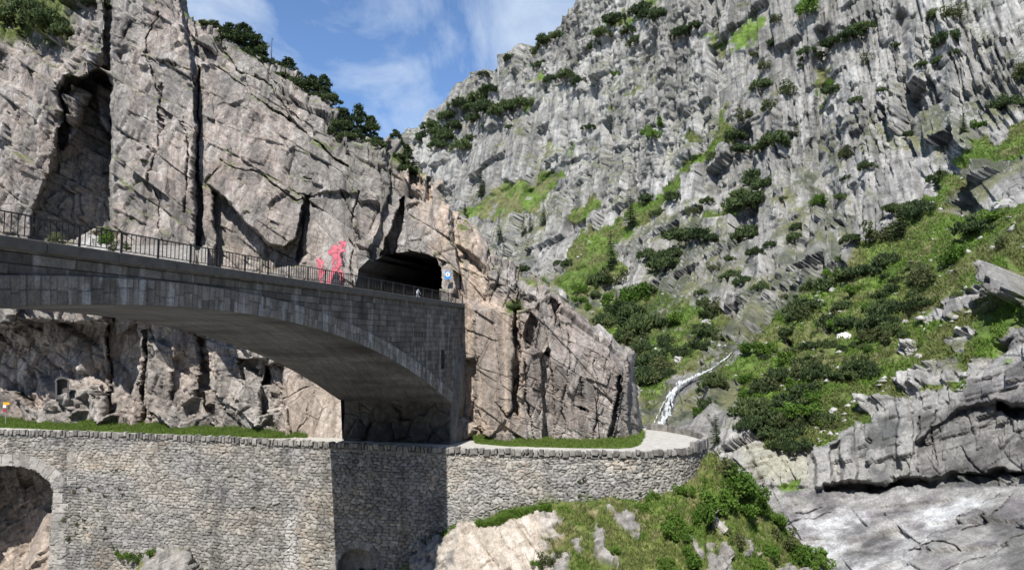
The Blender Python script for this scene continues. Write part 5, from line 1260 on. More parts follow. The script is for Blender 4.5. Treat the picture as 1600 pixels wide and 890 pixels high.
# dwarf pines on the far face and the slope: (px, py, width px)
BUSH = [(660,212,26),(680,197,28),(700,181,30),(722,162,34),(745,150,36),(770,143,30),(700,212,36),(720,226,34),(690,226,30),(740,182,30),(765,168,34),(790,163,34),(812,158,36),(785,178,30),(762,192,20),(850,62,26),(835,77,18),(800,92,22),(780,107,20),(757,117,18),(870,55,22),(840,97,26),(885,119,24),(860,121,20),(960,32,34),(975,47,24),(930,72,24),(945,57,26),(1000,12,30),(1015,22,24),(990,62,24),(1065,52,30),(1090,42,20),(1035,27,24),(795,197,12),(920,198,16),(905,128,20),(690,205,34),(710,195,28),(735,165,30),(755,160,26),(730,210,26),
 (1257,16,38),(1340,41,38),(1325,55,26),(1303,66,32),(1460,19,26),(1491,25,30),(1475,60,34),(1590,118,34),(1568,158,34),(1525,199,24),(1458,273,30),(1218,40,16),(1210,65,22),(1261,82,24),(1281,90,18),(1194,104,20),(1190,131,28),(1230,140,32),(1299,140,28),(1292,128,18),(1356,96,22),(1340,157,16),(1371,174,14),(1381,145,12),(1440,101,18),(1468,93,16),(1493,84,14),(1167,183,24),(1200,168,22),(1143,208,28),(1149,226,28),(1116,246,22),(1206,217,42),(1190,228,26),(1236,208,16),(1171,273,38),(1159,305,34),(1183,313,36),(1194,285,34),(1320,238,24),(1352,258,22),(1277,313,22),(1308,305,20),(1403,328,32),(1430,327,34),(1173,81,18),(1248,100,14),(1410,205,14),(1322,275,16),(1395,70,14),(1225,310,14),
 (1012,309,30),(1027,331,22),(1052,307,26),(1150,319,44),(1086,332,20),(1109,316,16),(1066,366,46),(1093,366,36),(1163,356,44),(1120,376,18),(1039,410,40),(1018,400,28),(1049,396,30),(931,433,30),(951,433,34),(907,450,22),(985,454,38),(1008,447,24),(961,470,34),(985,484,40),(941,494,24),(954,497,28),(998,504,48),(978,521,36),(1055,496,32),(1039,531,26),(1066,541,34),(1086,507,24),(1100,511,26),(1099,470,20),(1116,480,26),(1012,561,38),(1012,578,36),(1032,572,30),(1093,453,14),(1140,427,26),(1163,440,22),(1187,447,22),(1180,393,22),(1204,379,18),(1136,401,18),(1241,369,22),(1244,352,18),(1113,417,16),(886,410,18),(905,470,22),(925,455,20),(990,545,34),(1000,590,34),(880,470,16),
 (1007,585,40),(1020,555,36),(1064,550,24),(1114,594,34),(1099,603,22),(1103,627,22),(1187,541,30),(1169,546,28),(1217,590,40),(1248,576,44),(1195,603,34),(1278,581,34),(1336,581,32),(1178,642,48),(1204,647,44),(1222,690,38),(1252,647,44),(1252,695,30),(1283,647,34),(1257,612,40),(1230,625,40),(1296,664,24),(1178,668,32),(1205,672,34),(1230,660,36),(1275,620,32),(1160,615,24),
 (1433,329,40),(1520,352,50),(1530,345,36),(1486,400,40),(1368,366,44),(1389,359,30),(1315,400,26),(1379,403,36),(1352,420,40),(1328,427,34),(1301,433,38),(1274,443,32),(1433,417,30),(1443,437,38),(1399,435,18),(1422,457,18),(1375,457,26),(1375,477,34),(1406,477,30),(1436,471,38),(1335,454,26),(1315,474,26),(1247,474,38),(1254,494,34),(1213,491,26),(1288,494,34),(1325,504,38),(1284,511,28),(1375,504,44),(1399,518,28),(1362,528,28),(1389,531,24),(1335,536,20),(1267,538,26),(1348,572,40),(1360,580,30),(1490,459,14),(1518,450,18),(1288,420,26),(1345,380,24),(1230,515,24),(1225,560,28),(1300,540,22),(1310,590,26),(1560,380,24),(1240,455,20)]
_r = random.Random(17); _more = []
for x, y, w in BUSH:
    if ((985 < x < 1135 and 455 < y < 610) or (1160 < x < 1450 and 400 < y < 690) or (880 < x < 990 and 400 < y < 530)) and _r.random() < 0.62:
        _more.append((x + _r.choice((-1, 1)) * _r.randint(11, 24), y + _r.randint(-9, 9), int(w * _r.uniform(0.5, 0.9))))
BUSH += _more
def zone(x, y):
    if y < 130 and x < 900: return 'on the far skyline ridge'
    if x < 720: return 'at the foot of the skyline ridge'
    if x < 850 and y < 240: return 'in the belt above the smooth far slab'
    if x < 1110 and y < 250: return 'high on the middle of the far face'
    if y < 120 and x < 1280: return 'high left of the fluted face'
    if y < 120 and x < 1420: return 'at the top of the fluted face'
    if y < 240 and x >= 1420: return 'on the upper right of the fluted face'
    if y < 240 and x < 1180: return 'above the long diagonal turf strip'
    if y < 240 and x < 1260: return 'on the ledges left of the fluted face'
    if y < 290 and x >= 1260 and x < 1420: return 'in the middle of the fluted face'
    if y < 345 and x < 1130: return 'along the upper turf strip'
    if y < 345 and x < 1240: return 'in the dark clump under the ledges'
    if y < 320 and x < 1340: return 'low on the fluted face'
    if y < 420 and x < 1130: return 'on the ledges right of the steep meadow'
    if y < 450 and x < 1260 and x >= 1070: return 'on the pale wall above the stream'
    if y < 470 and x < 1000: return 'on the steep meadow beside the spruce'
    if y < 515 and x < 1020: return 'around the two gully spruces'
    if y < 560 and x < 1130 and x >= 1020: return 'on the hummocks above the waterfall'
    if x < 1060: return 'behind the rock nose left of the waterfall'
    if x < 1150: return 'right beside the waterfall'
    if x < 1205 and y > 590: return 'at the left rim of the lower cliff'
    if y > 600 and x < 1245: return 'in the thicket over the lower cliff'
    if y > 600: return 'on the brink of the lower cliff'
    if x < 1262 and y < 530: return 'along the foot of the great wall'
    if x < 1240: return 'on the slope right of the waterfall'
    if y < 350: return 'at the top of the green slope'
    if x >= 1470: return 'on the open turf at the upper right'
    if y < 410: return 'under the spruce on the upper slope'
    if y < 445 and x < 1345: return 'in the upper belt by the great wall'
    if x >= 1390 and y < 545: return 'in the middle of the green slope'
    if y < 445: return 'in the upper belt below the spruce'
    if y < 500 and x < 1300: return 'in the lower belt by the great wall'
    if y < 490: return 'in the row across the middle slope'
    if y < 545: return 'around the bright white rock'
    return 'below the bright white rock'
zones = {}
for b in BUSH: zones.setdefault(zone(b[0], b[1]), []).append(b)
k = 0
for zn, bs in zones.items():
    bs.sort()
    for i, (x, y, w) in enumerate(bs):
        P, N = mount.at(np.array([float(x)]), np.array([float(y) + w * 0.22])); P = P[0]; w *= 1.2 if (x < 850 and y < 240) else 1.4
        r = w / F * P[1] * 0.5
        P = P + np.array([0, -0.25 * r, -0.15 * r])
        sz = 'large' if w >= 38 else ('small' if w < 22 else 'middling')
        far = P[1] > 300
        olive = (x * 7 + y * 3) % 6 == 0 and not far
        leafy = (x * 5 + y * 11) % 7 == 0 and not far and not olive
        put_mesh('olive_shrub' if olive else ('leafy_shrub' if leafy else 'dwarf_pine'), OLIVES[k % 2] if olive else (LEAFS[k % 4] if leafy else PINES[k % 6]), P, r * random.uniform(0.95, 1.12), r * random.uniform(0.85, 1.15), (f'{sz} olive green shrub' if olive else (f'{sz} bright leafy shrub' if leafy else f'{sz} dark dwarf pine')) + f' {zn}' + (f', {nth(i, len(bs))}' if len(bs) > 1 else ''), 'shrub', 'leafy shrubs on the mountain' if leafy else ('olive shrubs on the mountain' if olive else 'dwarf pines on the mountain'))
        k += 1
# spruces: (px, base py, height px, dark?, label)
for x, y, h, dk_, wd, lb in [(748, 306, 46, 1, 1.0, 'lone dark spruce on the ledge under the smooth far slab'), (955, 420, 66, 1, 0.9, 'dark spruce standing on the steep bright meadow'), (986, 356, 56, 1, 1.1, 'ragged dark spruce at the top of the steep meadow'),
        (968, 524, 82, 0, 0.75, 'slender yellow-green spruce in the gully behind the rock nose'), (962, 492, 44, 0, 1.0, 'green spruce above the slender gully spruce'), (1402, 372, 56, 1, 1.2, 'broad dark spruce at the top edge of the green slope'), (853, 352, 36, 1, 1.0, 'dark spruce right of the three small ones below the far slab'),
        (799, 384, 40, 1, 0.8, 'leftmost of three small spruces below the far slab'), (816, 372, 40, 0, 0.8, 'middle one of three small spruces below the far slab'), (829, 362, 34, 1, 0.8, 'rightmost of three small spruces below the far slab'),
        (1122, 694, 50, 1, 1.2, 'young spruce behind the curved parapet of the path'), (1325, 572, 30, 1, 1.3, 'small bushy spruce below the bright white rock'), (1124, 48, 36, 1, 1.3, 'dark spruce high near the top of the mountain'), (1525, 215, 34, 0, 1.0, 'spruce in the grass at the foot of the right-hand wall'),
        (1458, 290, 40, 0, 1.3, 'yellow-green spruce on the edge between wall and green slope'), (1385, 350, 24, 0, 1.2, 'small bright spruce beside the broad dark spruce'), (725, 330, 20, 1, 1.0, 'tiny spruce at the far left foot of the mountain face')]:
    P, N = mount.at(np.array([float(x)]), np.array([float(y)])); P = P[0] + np.array([0, -0.3, -0.4]); hh_ = h / F * P[1]
    put_tree('spruce_tree', (SPRD if dk_ else SPR)[int(x) % 2], TRK, P, hh_, wd, lb, 'spruces on the mountain')
# leafy bushes on the mountain
for x, y, w, lb in [(1024, 208, 30, 'bright green bush high on the rock face above the turf strip'), (1034, 192, 22, 'smaller bright bush right above the high green bush'), (855, 445, 34, 'bright green broad bush behind the top of the rock nose'), (960, 115, 16, 'pale green bush in the steep cleft near the ridge'), (1300, 128, 16, 'green tuft bush in the wall cleft'),
        (1090, 640, 24, 'green bush on the rocks right of the waterfall foot'), (1215, 640, 36, 'green leafy bush within the dark thicket'), (1360, 545, 22, 'light green bush right of the bright white rock'), (1165, 590, 30, 'light green bush on the bank right of the stream'), (1242, 598, 30, 'leafy green bush in the slope thicket'), (1195, 625, 30, 'pale green bush over the lower cliff rim')]:
    P, N = mount.at(np.array([float(x)]), np.array([float(y) + w * 0.3])); P = P[0]; r = w / F * P[1] * 0.55
    put_mesh('leafy_shrub', LEAFS[int(x) % 4], P + np.array([0, -0.2 * r, -0.2 * r]), r, r * 1.1, lb, 'shrub', 'leafy bushes on the mountain')
P, N = cliff.at(np.array([818.0]), np.array([420.0]))
# pines along the near cliff's crest
for x, y, h, wd, kk, lb in [(352, 62, 40, 1.3, 0, 'leftmost dark pine on the near cliff crest'), (375, 78, 56, 1.1, 1, 'tall dark pine of the left clump on the near crest'), (396, 88, 44, 1.2, 2, 'right pine of the left clump on the near crest'), (442, 108, 28, 1.4, 3, 'low pine behind the bare tree on the near crest'), (462, 120, 26, 1.5, 0, 'low pine left of the dark middle clump on the crest'),
        (484, 142, 42, 1.2, 1, 'broad pine in the middle clump on the near crest'), (503, 152, 48, 0.9, 2, 'right pine in the middle clump on the near crest'), (534, 196, 50, 1.0, 3, 'left pine of the tall pair above the tunnel cliff'), (556, 204, 60, 0.9, 0, 'taller pine of the pair above the tunnel cliff'), (574, 206, 44, 1.0, 1, 'right pine beside the tall pair above the tunnel'), (610, 228, 26, 1.3, 2, 'low pine on the grassy brow above the tunnel'), (632, 242, 36, 1.2, 3, 'rightmost dark pine on the grassy brow above the tunnel')]:
    P, N = cliff.at(np.array([float(x)]), np.array([float(y)])); P = P[0] + np.array([0, 1.5, -0.7]); hh_ = (h + 2) / F * P[1]; wd *= 1.15
    put_tree('pine_tree', PCR[kk], TRKP, P, hh_, wd, lb, 'pines on the near cliff crest')
for x, y, w, lb in [(30, 34, 70, 'broad dark pine mat on the upper left ledge'), (75, 46, 70, 'second broad pine mat on the upper left ledge'), (-20, 30, 70, 'pine mat at the very edge of the upper left ledge'), (105, 58, 40, 'right end pine mat of the upper left ledge'), (55, 28, 60, 'rear pine mat on the upper left ledge'), (140, 4, 40, 'pine mat at the top beside the pale block'), (118, -6, 50, 'uppermost pine mat at the left'),
                   (230, 256, 12, 'small dark bush on the tall pillar of the near cliff'), (168, 272, 10, 'tiny green bush at the pillar edge'), (802, 482, 26, 'dark bush on the ledge of the rock nose'), (820, 412, 26, 'dark round bush behind the notch of the rock nose'), (480, 126, 40, 'pine mat along the crest under the middle pines'), (540, 196, 34, 'pine mat at the foot of the tall pair'), (592, 214, 20, 'pine mat between the crest pines above the tunnel'), (320, 36, 20, 'small pine mat at the crest left of the pines'), (335, 40, 22, 'second small pine mat at the crest left of the pines')]:
    P, N = cliff.at(np.array([float(x)]), np.array([float(y)])); P = P[0]; r = w / F * P[1] * 0.55
    put_mesh('dwarf_pine', PINES[int(x) % 6], P + np.array([0, -0.1 * r, -0.1]), r, r * 0.9, lb, 'shrub', 'pine mats on the near cliff')
fx = [338, 352, 366, 384, 402, 414, 428, 440, 456, 470, 490, 508, 522, 534, 548, 562, 578, 592, 606, 622, 638, 650]
for i, x in enumerate(fx):
    y = float(np.interp(x, cl_cols, cl_yt)) + 3 + (i % 3) * 2; P, N = cliff.at(np.array([float(x)]), np.array([y])); P = P[0]; r = (20 + 7 * (i * 7 % 3)) / F * P[1] * 0.55
    put_mesh('dwarf_pine', PINES[i % 6], P + np.array([0, 0.5, -0.2]), r, r * 0.75, f'low dwarf pine in the fringe along the near cliff crest, {nth(i, len(fx))}', 'shrub', 'dwarf pine fringe on the near cliff crest')
# the bare tree on the crest
P, N = cliff.at(np.array([420.0]), np.array([98.0])); b = P[0] + np.array([0, 1.2, -0.5]); bt = empty('bare_tree', tuple(b)); tag(bt, 'thin leafless tree against the sky on the near cliff crest', 'tree')
mb = MB(); mb.tube(b, b + U * 4.8, 0.10, 0.02, 6); mb.build('trunk', M['bark'], bt)
mb = MB(); rr_ = random.Random(9)
for k in range(22):
    z = rr_.uniform(1.0, 4.5); t = rr_.uniform(0, 6.28); l = rr_.uniform(0.35, 0.9) * (1.1 - z / 6); a = b + U * z; e_ = a + np.array([l * math.cos(t), l * math.sin(t), rr_.uniform(0.05, 0.4)])
    mb.tube(a, e_, 0.025, 0.01, 4); mb.tube((a + e_) / 2, (a + e_) / 2 + np.array([rr_.uniform(-.25, .25), rr_.uniform(-.25, .25), rr_.uniform(0.1, 0.3)]), 0.014, 0.006, 4)
mb.build('branches', M['bark'], bt)
# behind the railing at the left: a bank of blocks and bushes on the far side of the road
for x, y, w, hgt, lb in [(140, 380, 30, 2.6, 'pale boulder behind the railing at left'), (160, 386, 26, 1.8, 'lower pale boulder behind the railing at left'), (118, 386, 22, 1.4, 'grey boulder among bushes behind the railing')]:
    P, N = cliff.at(np.array([float(x)]), np.array([float(y)])); yb = P[0][1] - 4.5
    base_ = pt(x, y + 14, yb); r = w / F * yb * 0.5
    bm = bmesh.new(); bmesh.ops.create_icosphere(bm, subdivisions=3, radius=1)
    vs = np.array([v.co[:] for v in bm.verts]); q = facet(vs + x, (0.9, 0.9, 0.9), 77, 0.12, 0.5, 0.1, 0.1)[0]
    for v, d_ in zip(bm.verts, q): v.co = v.co * (1 + float(d_))
    me = bpy.data.meshes.new('boulder'); bm.to_mesh(me); bm.free(); me.materials.append(M['boulder'])
    o = bpy.data.objects.new('boulder', me); COL.objects.link(o); o.location = base_; o.scale = (r, r * 0.8, hgt); tag(o, lb, 'rock', 'boulders behind the railing')
for x, y, w, mt_, lb in [(172, 376, 42, LEAFS[0], 'bright green shrub behind the railing below the tall pillar'), (190, 392, 34, OLIVES[0], 'olive shrub right of the bright shrub behind the railing'), (92, 388, 44, OLIVES[1], 'low olive shrub behind the railing near the left edge'), (70, 394, 30, LEAFS[1], 'low green shrub left behind the railing')]:
    P, N = cliff.at(np.array([float(x)]), np.array([float(y)])); yb = P[0][1] - 3.0; r = w / F * yb * 0.55
    put_mesh('leafy_shrub', mt_, pt(x, y + 8, yb), r, r * 1.1, lb, 'shrub', 'shrubs behind the railing')
bk = []                                                            # the ledge they stand on
for x in np.arange(-60, 330, 6.0):
    yb = float(cliff.at(np.array([x]), np.array([400.0]))[0][0][1]); bk.append([pt(x, 402, yb - 9), pt(x, 394, yb - 6), pt(x, 386, yb - 2), pt(x, 380, yb + 3)])
bk = np.array(bk).transpose(1, 0, 2); bk[0, :, 2] -= 1.2
o = grid_mesh('road_bank', bk, M['copestone'], smooth=True); tag(o, kind='structure')
# foreground shrubs on the hillside
FG = [(1148, 752, 76, 'large bright leafy shrub below the curved parapet'), (1172, 770, 60, 'leafy shrub at the right of the large bright one'), (1120, 780, 60, 'leafy shrub at the corner of the retaining wall'), (1100, 790, 44, 'low shrub against the wall corner'), (1135, 722, 46, 'highest leafy shrub just under the parapet bend'), (1160, 796, 46, 'shrub under the large bright one'),
      (1190, 790, 40, 'shrub on the right brow beneath the large bright one'), (1056, 820, 46, 'dark leafy shrub standing alone on the open hillside'), (1064, 836, 34, 'small shrub below the dark lone one'), (1212, 812, 36, 'upper shrub on the right brow of the hillside'), (1222, 834, 40, 'middle shrub on the right brow of the hillside'), (1244, 858, 44, 'lower shrub on the right brow of the hillside'), (1268, 874, 42, 'lowest shrub on the right brow above the river'), (1205, 860, 40, 'shrub inside the right brow of the hillside'),
      (1080, 870, 44, 'shrub at the bottom middle of the hillside'), (1090, 800, 36, 'shrub left of the wall corner shrub'), (862, 876, 34, 'bright small shrub beside the cream slab'), (846, 884, 22, 'tiny shrub left of the bright one by the cream slab'), (852, 792, 26, 'bright tuft shrub at the foot of the wall above the slab'), (1000, 790, 24, 'small shrub at the foot of the wall'), (1020, 776, 24, 'second small shrub at the foot of the wall'), (960, 860, 22, 'tiny shrub between pale rocks on the hillside'), (1150, 840, 34, 'low shrub beside the fallen pale log'), (1180, 880, 36, 'shrub at the bottom right of the hillside'), (1040, 880, 26, 'tiny shrub at the bottom edge of the hillside'), (1070, 766, 30, 'shrub climbing the wall right of the pale bank')]
for i, (x, y, w, lb) in enumerate(FG):
    P, N = mound.at(np.array([float(x)]), np.array([float(y) + w * 0.25])); P = P[0]; r = w / F * P[1] * 0.58
    o = put_mesh('leafy_shrub', (OLIVES[i % 2] if i % 6 == 4 else LEAFS[i % 4]), P + np.array([0, 0, -0.25 * r]), r, r * 1.05, lb, 'shrub', 'shrubs on the hillside below the wall')
for x, y, w, lb in [(196, 872, 16, 'leafy weed at the foot of the wall left of the rock'), (214, 876, 20, 'larger leafy weed at the foot of the wall beside the rock'), (240, 866, 16, 'grass tuft weed on top of the rock at the wall foot'), (186, 866, 12, 'small weed left of the leafy weeds at the wall foot')]:
    P, N = wall_at(x, y); r = w / F * P[1] * 0.6
    put_mesh('leafy_shrub', LEAFS[int(x) % 4], P + N * 0.3, r, r * 1.1, lb, 'weed', 'weeds at the foot of the wall')
wl = [(183, 735, 6), (142, 763, 9), (165, 773, 8), (188, 762, 7), (155, 797, 8), (102, 810, 10), (122, 818, 10), (133, 812, 9), (126, 805, 7), (133, 825, 8), (165, 823, 8), (107, 840, 12), (180, 853, 9), (118, 768, 8), (120, 832, 7), (208, 796, 6), (194, 772, 6), (905, 752, 9), (912, 748, 9), (906, 775, 8), (928, 778, 7), (885, 770, 6), (1000, 770, 8), (1012, 776, 9)]
for i, (x, y, w) in enumerate(sorted(wl)):
    P, N = wall_at(x, y); r = w / F * P[1] * 0.55
    side = 'left end' if x < 400 else 'right half'; grp = [q for q in sorted(wl) if (q[0] < 400) == (x < 400)]
    j = grp.index((x, y, w)); 
    nm = nth(j, len(grp)) if j < 16 else 'second from right'
    put_mesh('wall_plant', OLIVES[i % 2], P + N * 0.1 - np.array([0, 0, r * 0.5]), r, r, f'dark plant rooted in the wall joints at the {side}, {nm}', 'plant', 'plants rooted in the wall')
# boulders on the slope and the fallen log
def boulder(x, y, w, hgt, patch, mat, lb, grp, seed, flatness=0.8):
    P, N = patch.at(np.array([float(x)]), np.array([float(y) + w * 0.15])); P = P[0]; r = w / F * P[1] * 0.5
    bm = bmesh.new(); bmesh.ops.create_icosphere(bm, subdivisions=4, radius=1)
    vs = np.array([v.co[:] for v in bm.verts]); d_ = facet(vs + seed * 3.1, (0.8, 0.8, 0.8), seed, 0.12, 0.55, 0.06, 0.1)[0] + 0.05 * fbm(vs * 3 + seed, 3, seed)
    for v, q in zip(bm.verts, d_): v.co = v.co * (1 + float(q))
    me = bpy.data.meshes.new('boulder'); bm.to_mesh(me); bm.free(); me.materials.append(mat)
    o = bpy.data.objects.new('boulder', me); COL.objects.link(o); o.location = P; o.scale = (r, r * flatness, hgt / F * P[1] * 0.5); o.rotation_euler = (0.2, 0.3, seed * 1.3); tag(o, lb, 'rock', grp)
G_ = 'boulders on the green slope'
for i, (x, y, w, h, lb) in enumerate([(1420, 545, 26, 22, 'grey slab-like boulder in the bright turf right of the pines'), (1434, 556, 12, 10, 'small boulder beside the slab-like boulder'), (1300, 638, 14, 10, 'small pale boulder under the thicket'), (1410, 500, 12, 8, 'small pale boulder in the middle of the slope'), (1390, 350, 14, 9, 'pale boulder near the broad spruce'), (1450, 320, 22, 14, 'pale boulder at the top of the green slope'), (1565, 320, 30, 18, 'pale block group at the upper right turf'), (1478, 410, 16, 7, 'pale stones under the isolated right pine'), (1545, 382, 14, 7, 'flat stone in the upper right turf'), (1205, 545, 20, 14, 'pale boulder on the bank above the thicket'), (1278, 470, 12, 12, 'pointed boulder among the lower belt pines'), (1100, 500, 12, 8, 'small pale boulder on the hummocks over the waterfall'), (1060, 560, 16, 12, 'pale boulder left of the stream'), (1300, 450, 12, 7, 'pale stone beside the upper belt pines'), (1560, 420, 12, 8, 'small grey boulder at the right edge of the turf')]):
    boulder(x, y, w, h, mount, M['boulder'], lb, G_, 20 + i)
boulder(1315, 531, 15, 22, mount, M['bright_rock'], 'bright white rock gleaming among the pines on the slope', 'bright white rocks', 51)
boulder(1326, 522, 24, 8, mount, M['bright_rock'], 'flat white rock just above the bright white one', 'bright white rocks', 52)
for i, (x, y, w, h, lb) in enumerate([(764, 686, 10, 6, 'pale stone in the grass by the abutment'), (935, 690, 12, 6, 'grey stone in the grass under the rock nose'), (462, 684, 10, 7, 'round pale stone at the end of the left grass verge')]):
    P = pt(x, y + 2, y_at(y + 2, ZP)); r = w / F * P[1] * 0.5
    bm = bmesh.new(); bmesh.ops.create_icosphere(bm, subdivisions=3, radius=1); vs = np.array([v.co[:] for v in bm.verts]); d_ = facet(vs + i * 5, (0.8, 0.8, 0.8), 60 + i, 0.1, 0.5, 0.05, 0.1)[0]
    for v, q in zip(bm.verts, d_): v.co = v.co * (1 + float(q))
    me = bpy.data.meshes.new('boulder'); bm.to_mesh(me); bm.free(); me.materials.append(M['boulder']); o = bpy.data.objects.new('boulder', me); COL.objects.link(o); o.location = P; o.scale = (r, r * .8, r * .6); tag(o, lb, 'rock', 'stones beside the path')
P1_, _ = mound.at(np.array([1104.0, 1134.0]), np.array([808.0, 832.0]))
lgm = MB(); a_, b_ = P1_[0] + np.array([0, -0.6, 0.4]), P1_[1] + np.array([0, -0.6, 0.4]); lgm.tube(a_, (a_ + b_) / 2 + np.array([0, 0, .08]), 0.30, 0.36, 9); lgm.tube((a_ + b_) / 2 + np.array([0, 0, .08]), b_, 0.36, 0.42, 9)
o = lgm.build('fallen_log', M['deadwood']); tag(o, 'pale fallen log lying on the hillside below the wall', 'log')

# ------------------------------------------------------------------ grass
def scatter_grass(name, P, h, w, mat, per=3, lean=0.45):
    n = len(P); C = np.repeat(P, per, 0) + RNG.normal(size=(n * per, 3)) * np.array([w * 2.2, w * 2.2, 0]); H = np.repeat(h, per) * RNG.uniform(0.55, 1.2, n * per)
    a = RNG.uniform(0, 6.283, n * per); sd = np.stack([np.cos(a), np.sin(a), a * 0], -1) * w
    tip = np.stack([RNG.normal(size=n * per) * lean, RNG.normal(size=n * per) * lean, np.ones(n * per)], -1) * H[:, None]
    V, Fc = tri_blades(C - np.array([0, 0, 0.05]), sd, tip)
    o = raw_mesh(name, V, Fc, mat); tag(o, kind='stuff'); return o
def verge(x0, x1, width, n, name, hmax):
    px = RNG.uniform(x0, x1, n); yb = np.interp(px, cl_cols, cl_base(cl_cols)) ; wd = lerp_tab(px, width)
    u = RNG.uniform(0, 1, n); Y = yb + 1.2 - u * (wd + 1.2); P = pt(px, 680, Y); P[:, 2] = CZ + ZP + 0.02 + 0.35 * (1 - u)
    clump = fbm(np.stack([P[:, 0] / 1.5, P[:, 1] / 1.5, px * 0], -1), 3, 851)
    ok = (u < 0.9 + 0.25 * clump)
    return scatter_grass(name, P[ok], (hmax * (0.35 + 0.65 * (1 - u)) * (1 + 0.5 * clump))[ok], 0.035, M['grass'])
verge(-120, 478, [(-120, 5.0), (0, 5.0), (300, 4.0), (430, 3.2), (478, 1.0)], 26000, 'verge_grass', 0.75)
_g = M['grass']; M['grass'] = M['drygrass']
verge(-120, 478, [(-120, 5.0), (0, 5.0), (300, 4.0), (430, 3.2), (478, 1.0)], 1800, 'verge_dry_grass', 1.0)
verge(742, 1006, [(742, 1.2), (800, 3.0), (950, 3.6), (1000, 4.2), (1006, 4.2)], 900, 'verge_dry_grass', 0.7)
M['grass'] = _g
verge(742, 1006, [(742, 1.2), (800, 3.0), (950, 3.6), (1000, 4.2), (1006, 4.2)], 14000, 'verge_grass', 0.5)
# soil strips under the grass
def strip(x0, x1, width, name):
    rows = []
    for x in np.arange(x0, x1, 4.0):
        yb = float(np.interp(x, cl_cols, cl_base(cl_cols))); w = float(lerp_tab(np.array([x]), width)[0]); r = []
        for u in np.linspace(0, 1, 8):
            p = pt(x, 680, yb + 2.5 - u * (w + 2.5)); p[2] = CZ + ZP + 0.004 + 0.4 * (1 - u) ** 1.3; r.append(p)
        rows.append(r)
    R = np.array(rows).transpose(1, 0, 2); f = fbm(R.reshape(-1, 3) / 1.2, 3, 861)
    o = grid_mesh(name, R, M['mound'], None, np.array([0.085, 0.12, 0.028]) * (1 + 0.4 * f)[:, None], smooth=True); tag(o, kind='structure')
strip(-120, 474, [(-120, 4.8), (0, 4.8), (300, 3.8), (430, 3.0), (478, 0.6)], 'grass_verge')
strip(744, 1005, [(742, 1.0), (800, 2.7), (950, 3.4), (1000, 4.0), (1006, 4.0)], 'grass_verge')
# tufts on the hillside
r_, c_ = mound.nrow, len(md_cols)
ii = RNG.integers(0, r_, 60000); jj = RNG.integers(0, c_, 60000)
P = mound.P[ii, jj]; N = mound.N[ii, jj]; px, py = md_cols[jj], (md_yb + (md_yt - md_yb) * (ii / (r_ - 1))[:, None].T[0][:, None].T)[0] if False else md_yb[jj] + (md_yt[jj] - md_yb[jj]) * ii / (r_ - 1)
ok = (md_rock(px, py) < 0.4) & (px > 640) & (fbm(P / 1.4, 3, 871) > -0.45)
gz_ = fbm(P / 3.0, 3, 872) > 0.05
scatter_grass('hillside_grass', P[ok & gz_], np.full((ok & gz_).sum(), 0.42), 0.05, M['grass'])
scatter_grass('hillside_dry_grass', P[ok & ~gz_], np.full((ok & ~gz_).sum(), 0.38), 0.045, M['drygrass'])
# a fringe of longer turf hanging over the cream slab
px = RNG.uniform(748, 856, 2600); l = np.interp(px, md_cols, md_line); py = l + RNG.uniform(2, 16, 2600) * np.interp(px, [748, 790, 856], [0.6, 1, 0.7]); P, N = mound.at(px, py)
scatter_grass('slab_turf', P + np.array([0, -0.1, 0.05]), np.full(2600, 0.5), 0.05, M['grass'], 3, 0.7)
n = 2600
px = RNG.uniform(880, 1600, n); py = RNG.uniform(200, 690, n); gm_ = mt_grass(px, py); P, N = mount.at(px, py)
ok = (gm_ > 0.3) & (fbm(P / 12, 3, 891) > 0.0); P = P[ok]; m = len(P)
oct_ = np.array([(1, 0, 0), (-1, 0, 0), (0, 1, 0), (0, -1, 0), (0, 0, 1), (0, 0, -1)], float); of = np.array([(0, 2, 4), (2, 1, 4), (1, 3, 4), (3, 0, 4), (2, 0, 5), (1, 2, 5), (3, 1, 5), (0, 3, 5)])
sz_ = (RNG.uniform(0, 1, m) ** 3 * 1.0 + 0.22)
V = P[:, None, :] + oct_[None] * RNG.uniform(0.5, 1.1, (m, 6, 1)) * sz_[:, None, None] * np.array([1.1, 0.9, 0.6]) + RNG.normal(size=(m, 6, 3)) * 0.16 * sz_[:, None, None]
o = raw_mesh('scree_stones', V.reshape(-1, 3), (of[None] + 6 * np.arange(m)[:, None, None]).reshape(-1, 3), M['boulder']); tag(o, kind='stuff')
# turf on the green slope and the steep meadow
n = 170000
px = RNG.uniform(860, 1610, n); py = RNG.uniform(150, 700, n); gm_ = mt_grass(px, py); P, N = mount.at(px, py)
ok = (gm_ > 0.55) & (N[:, 2] > 0.2) & (fbm(P / 3, 3, 881) > -0.5)
tl = fbm(P / 9, 3, 882)
for nm, mk, mt_ in (('slope_grass', ok & (tl > 0.02), M['grass']), ('slope_dry_grass', ok & (tl <= 0.02), M['drygrass'])):
    Q = P[mk]; scatter_grass(nm, Q, 0.0032 * Q[:, 1] + 0.1, 0.12, mt_, 2, 0.6)

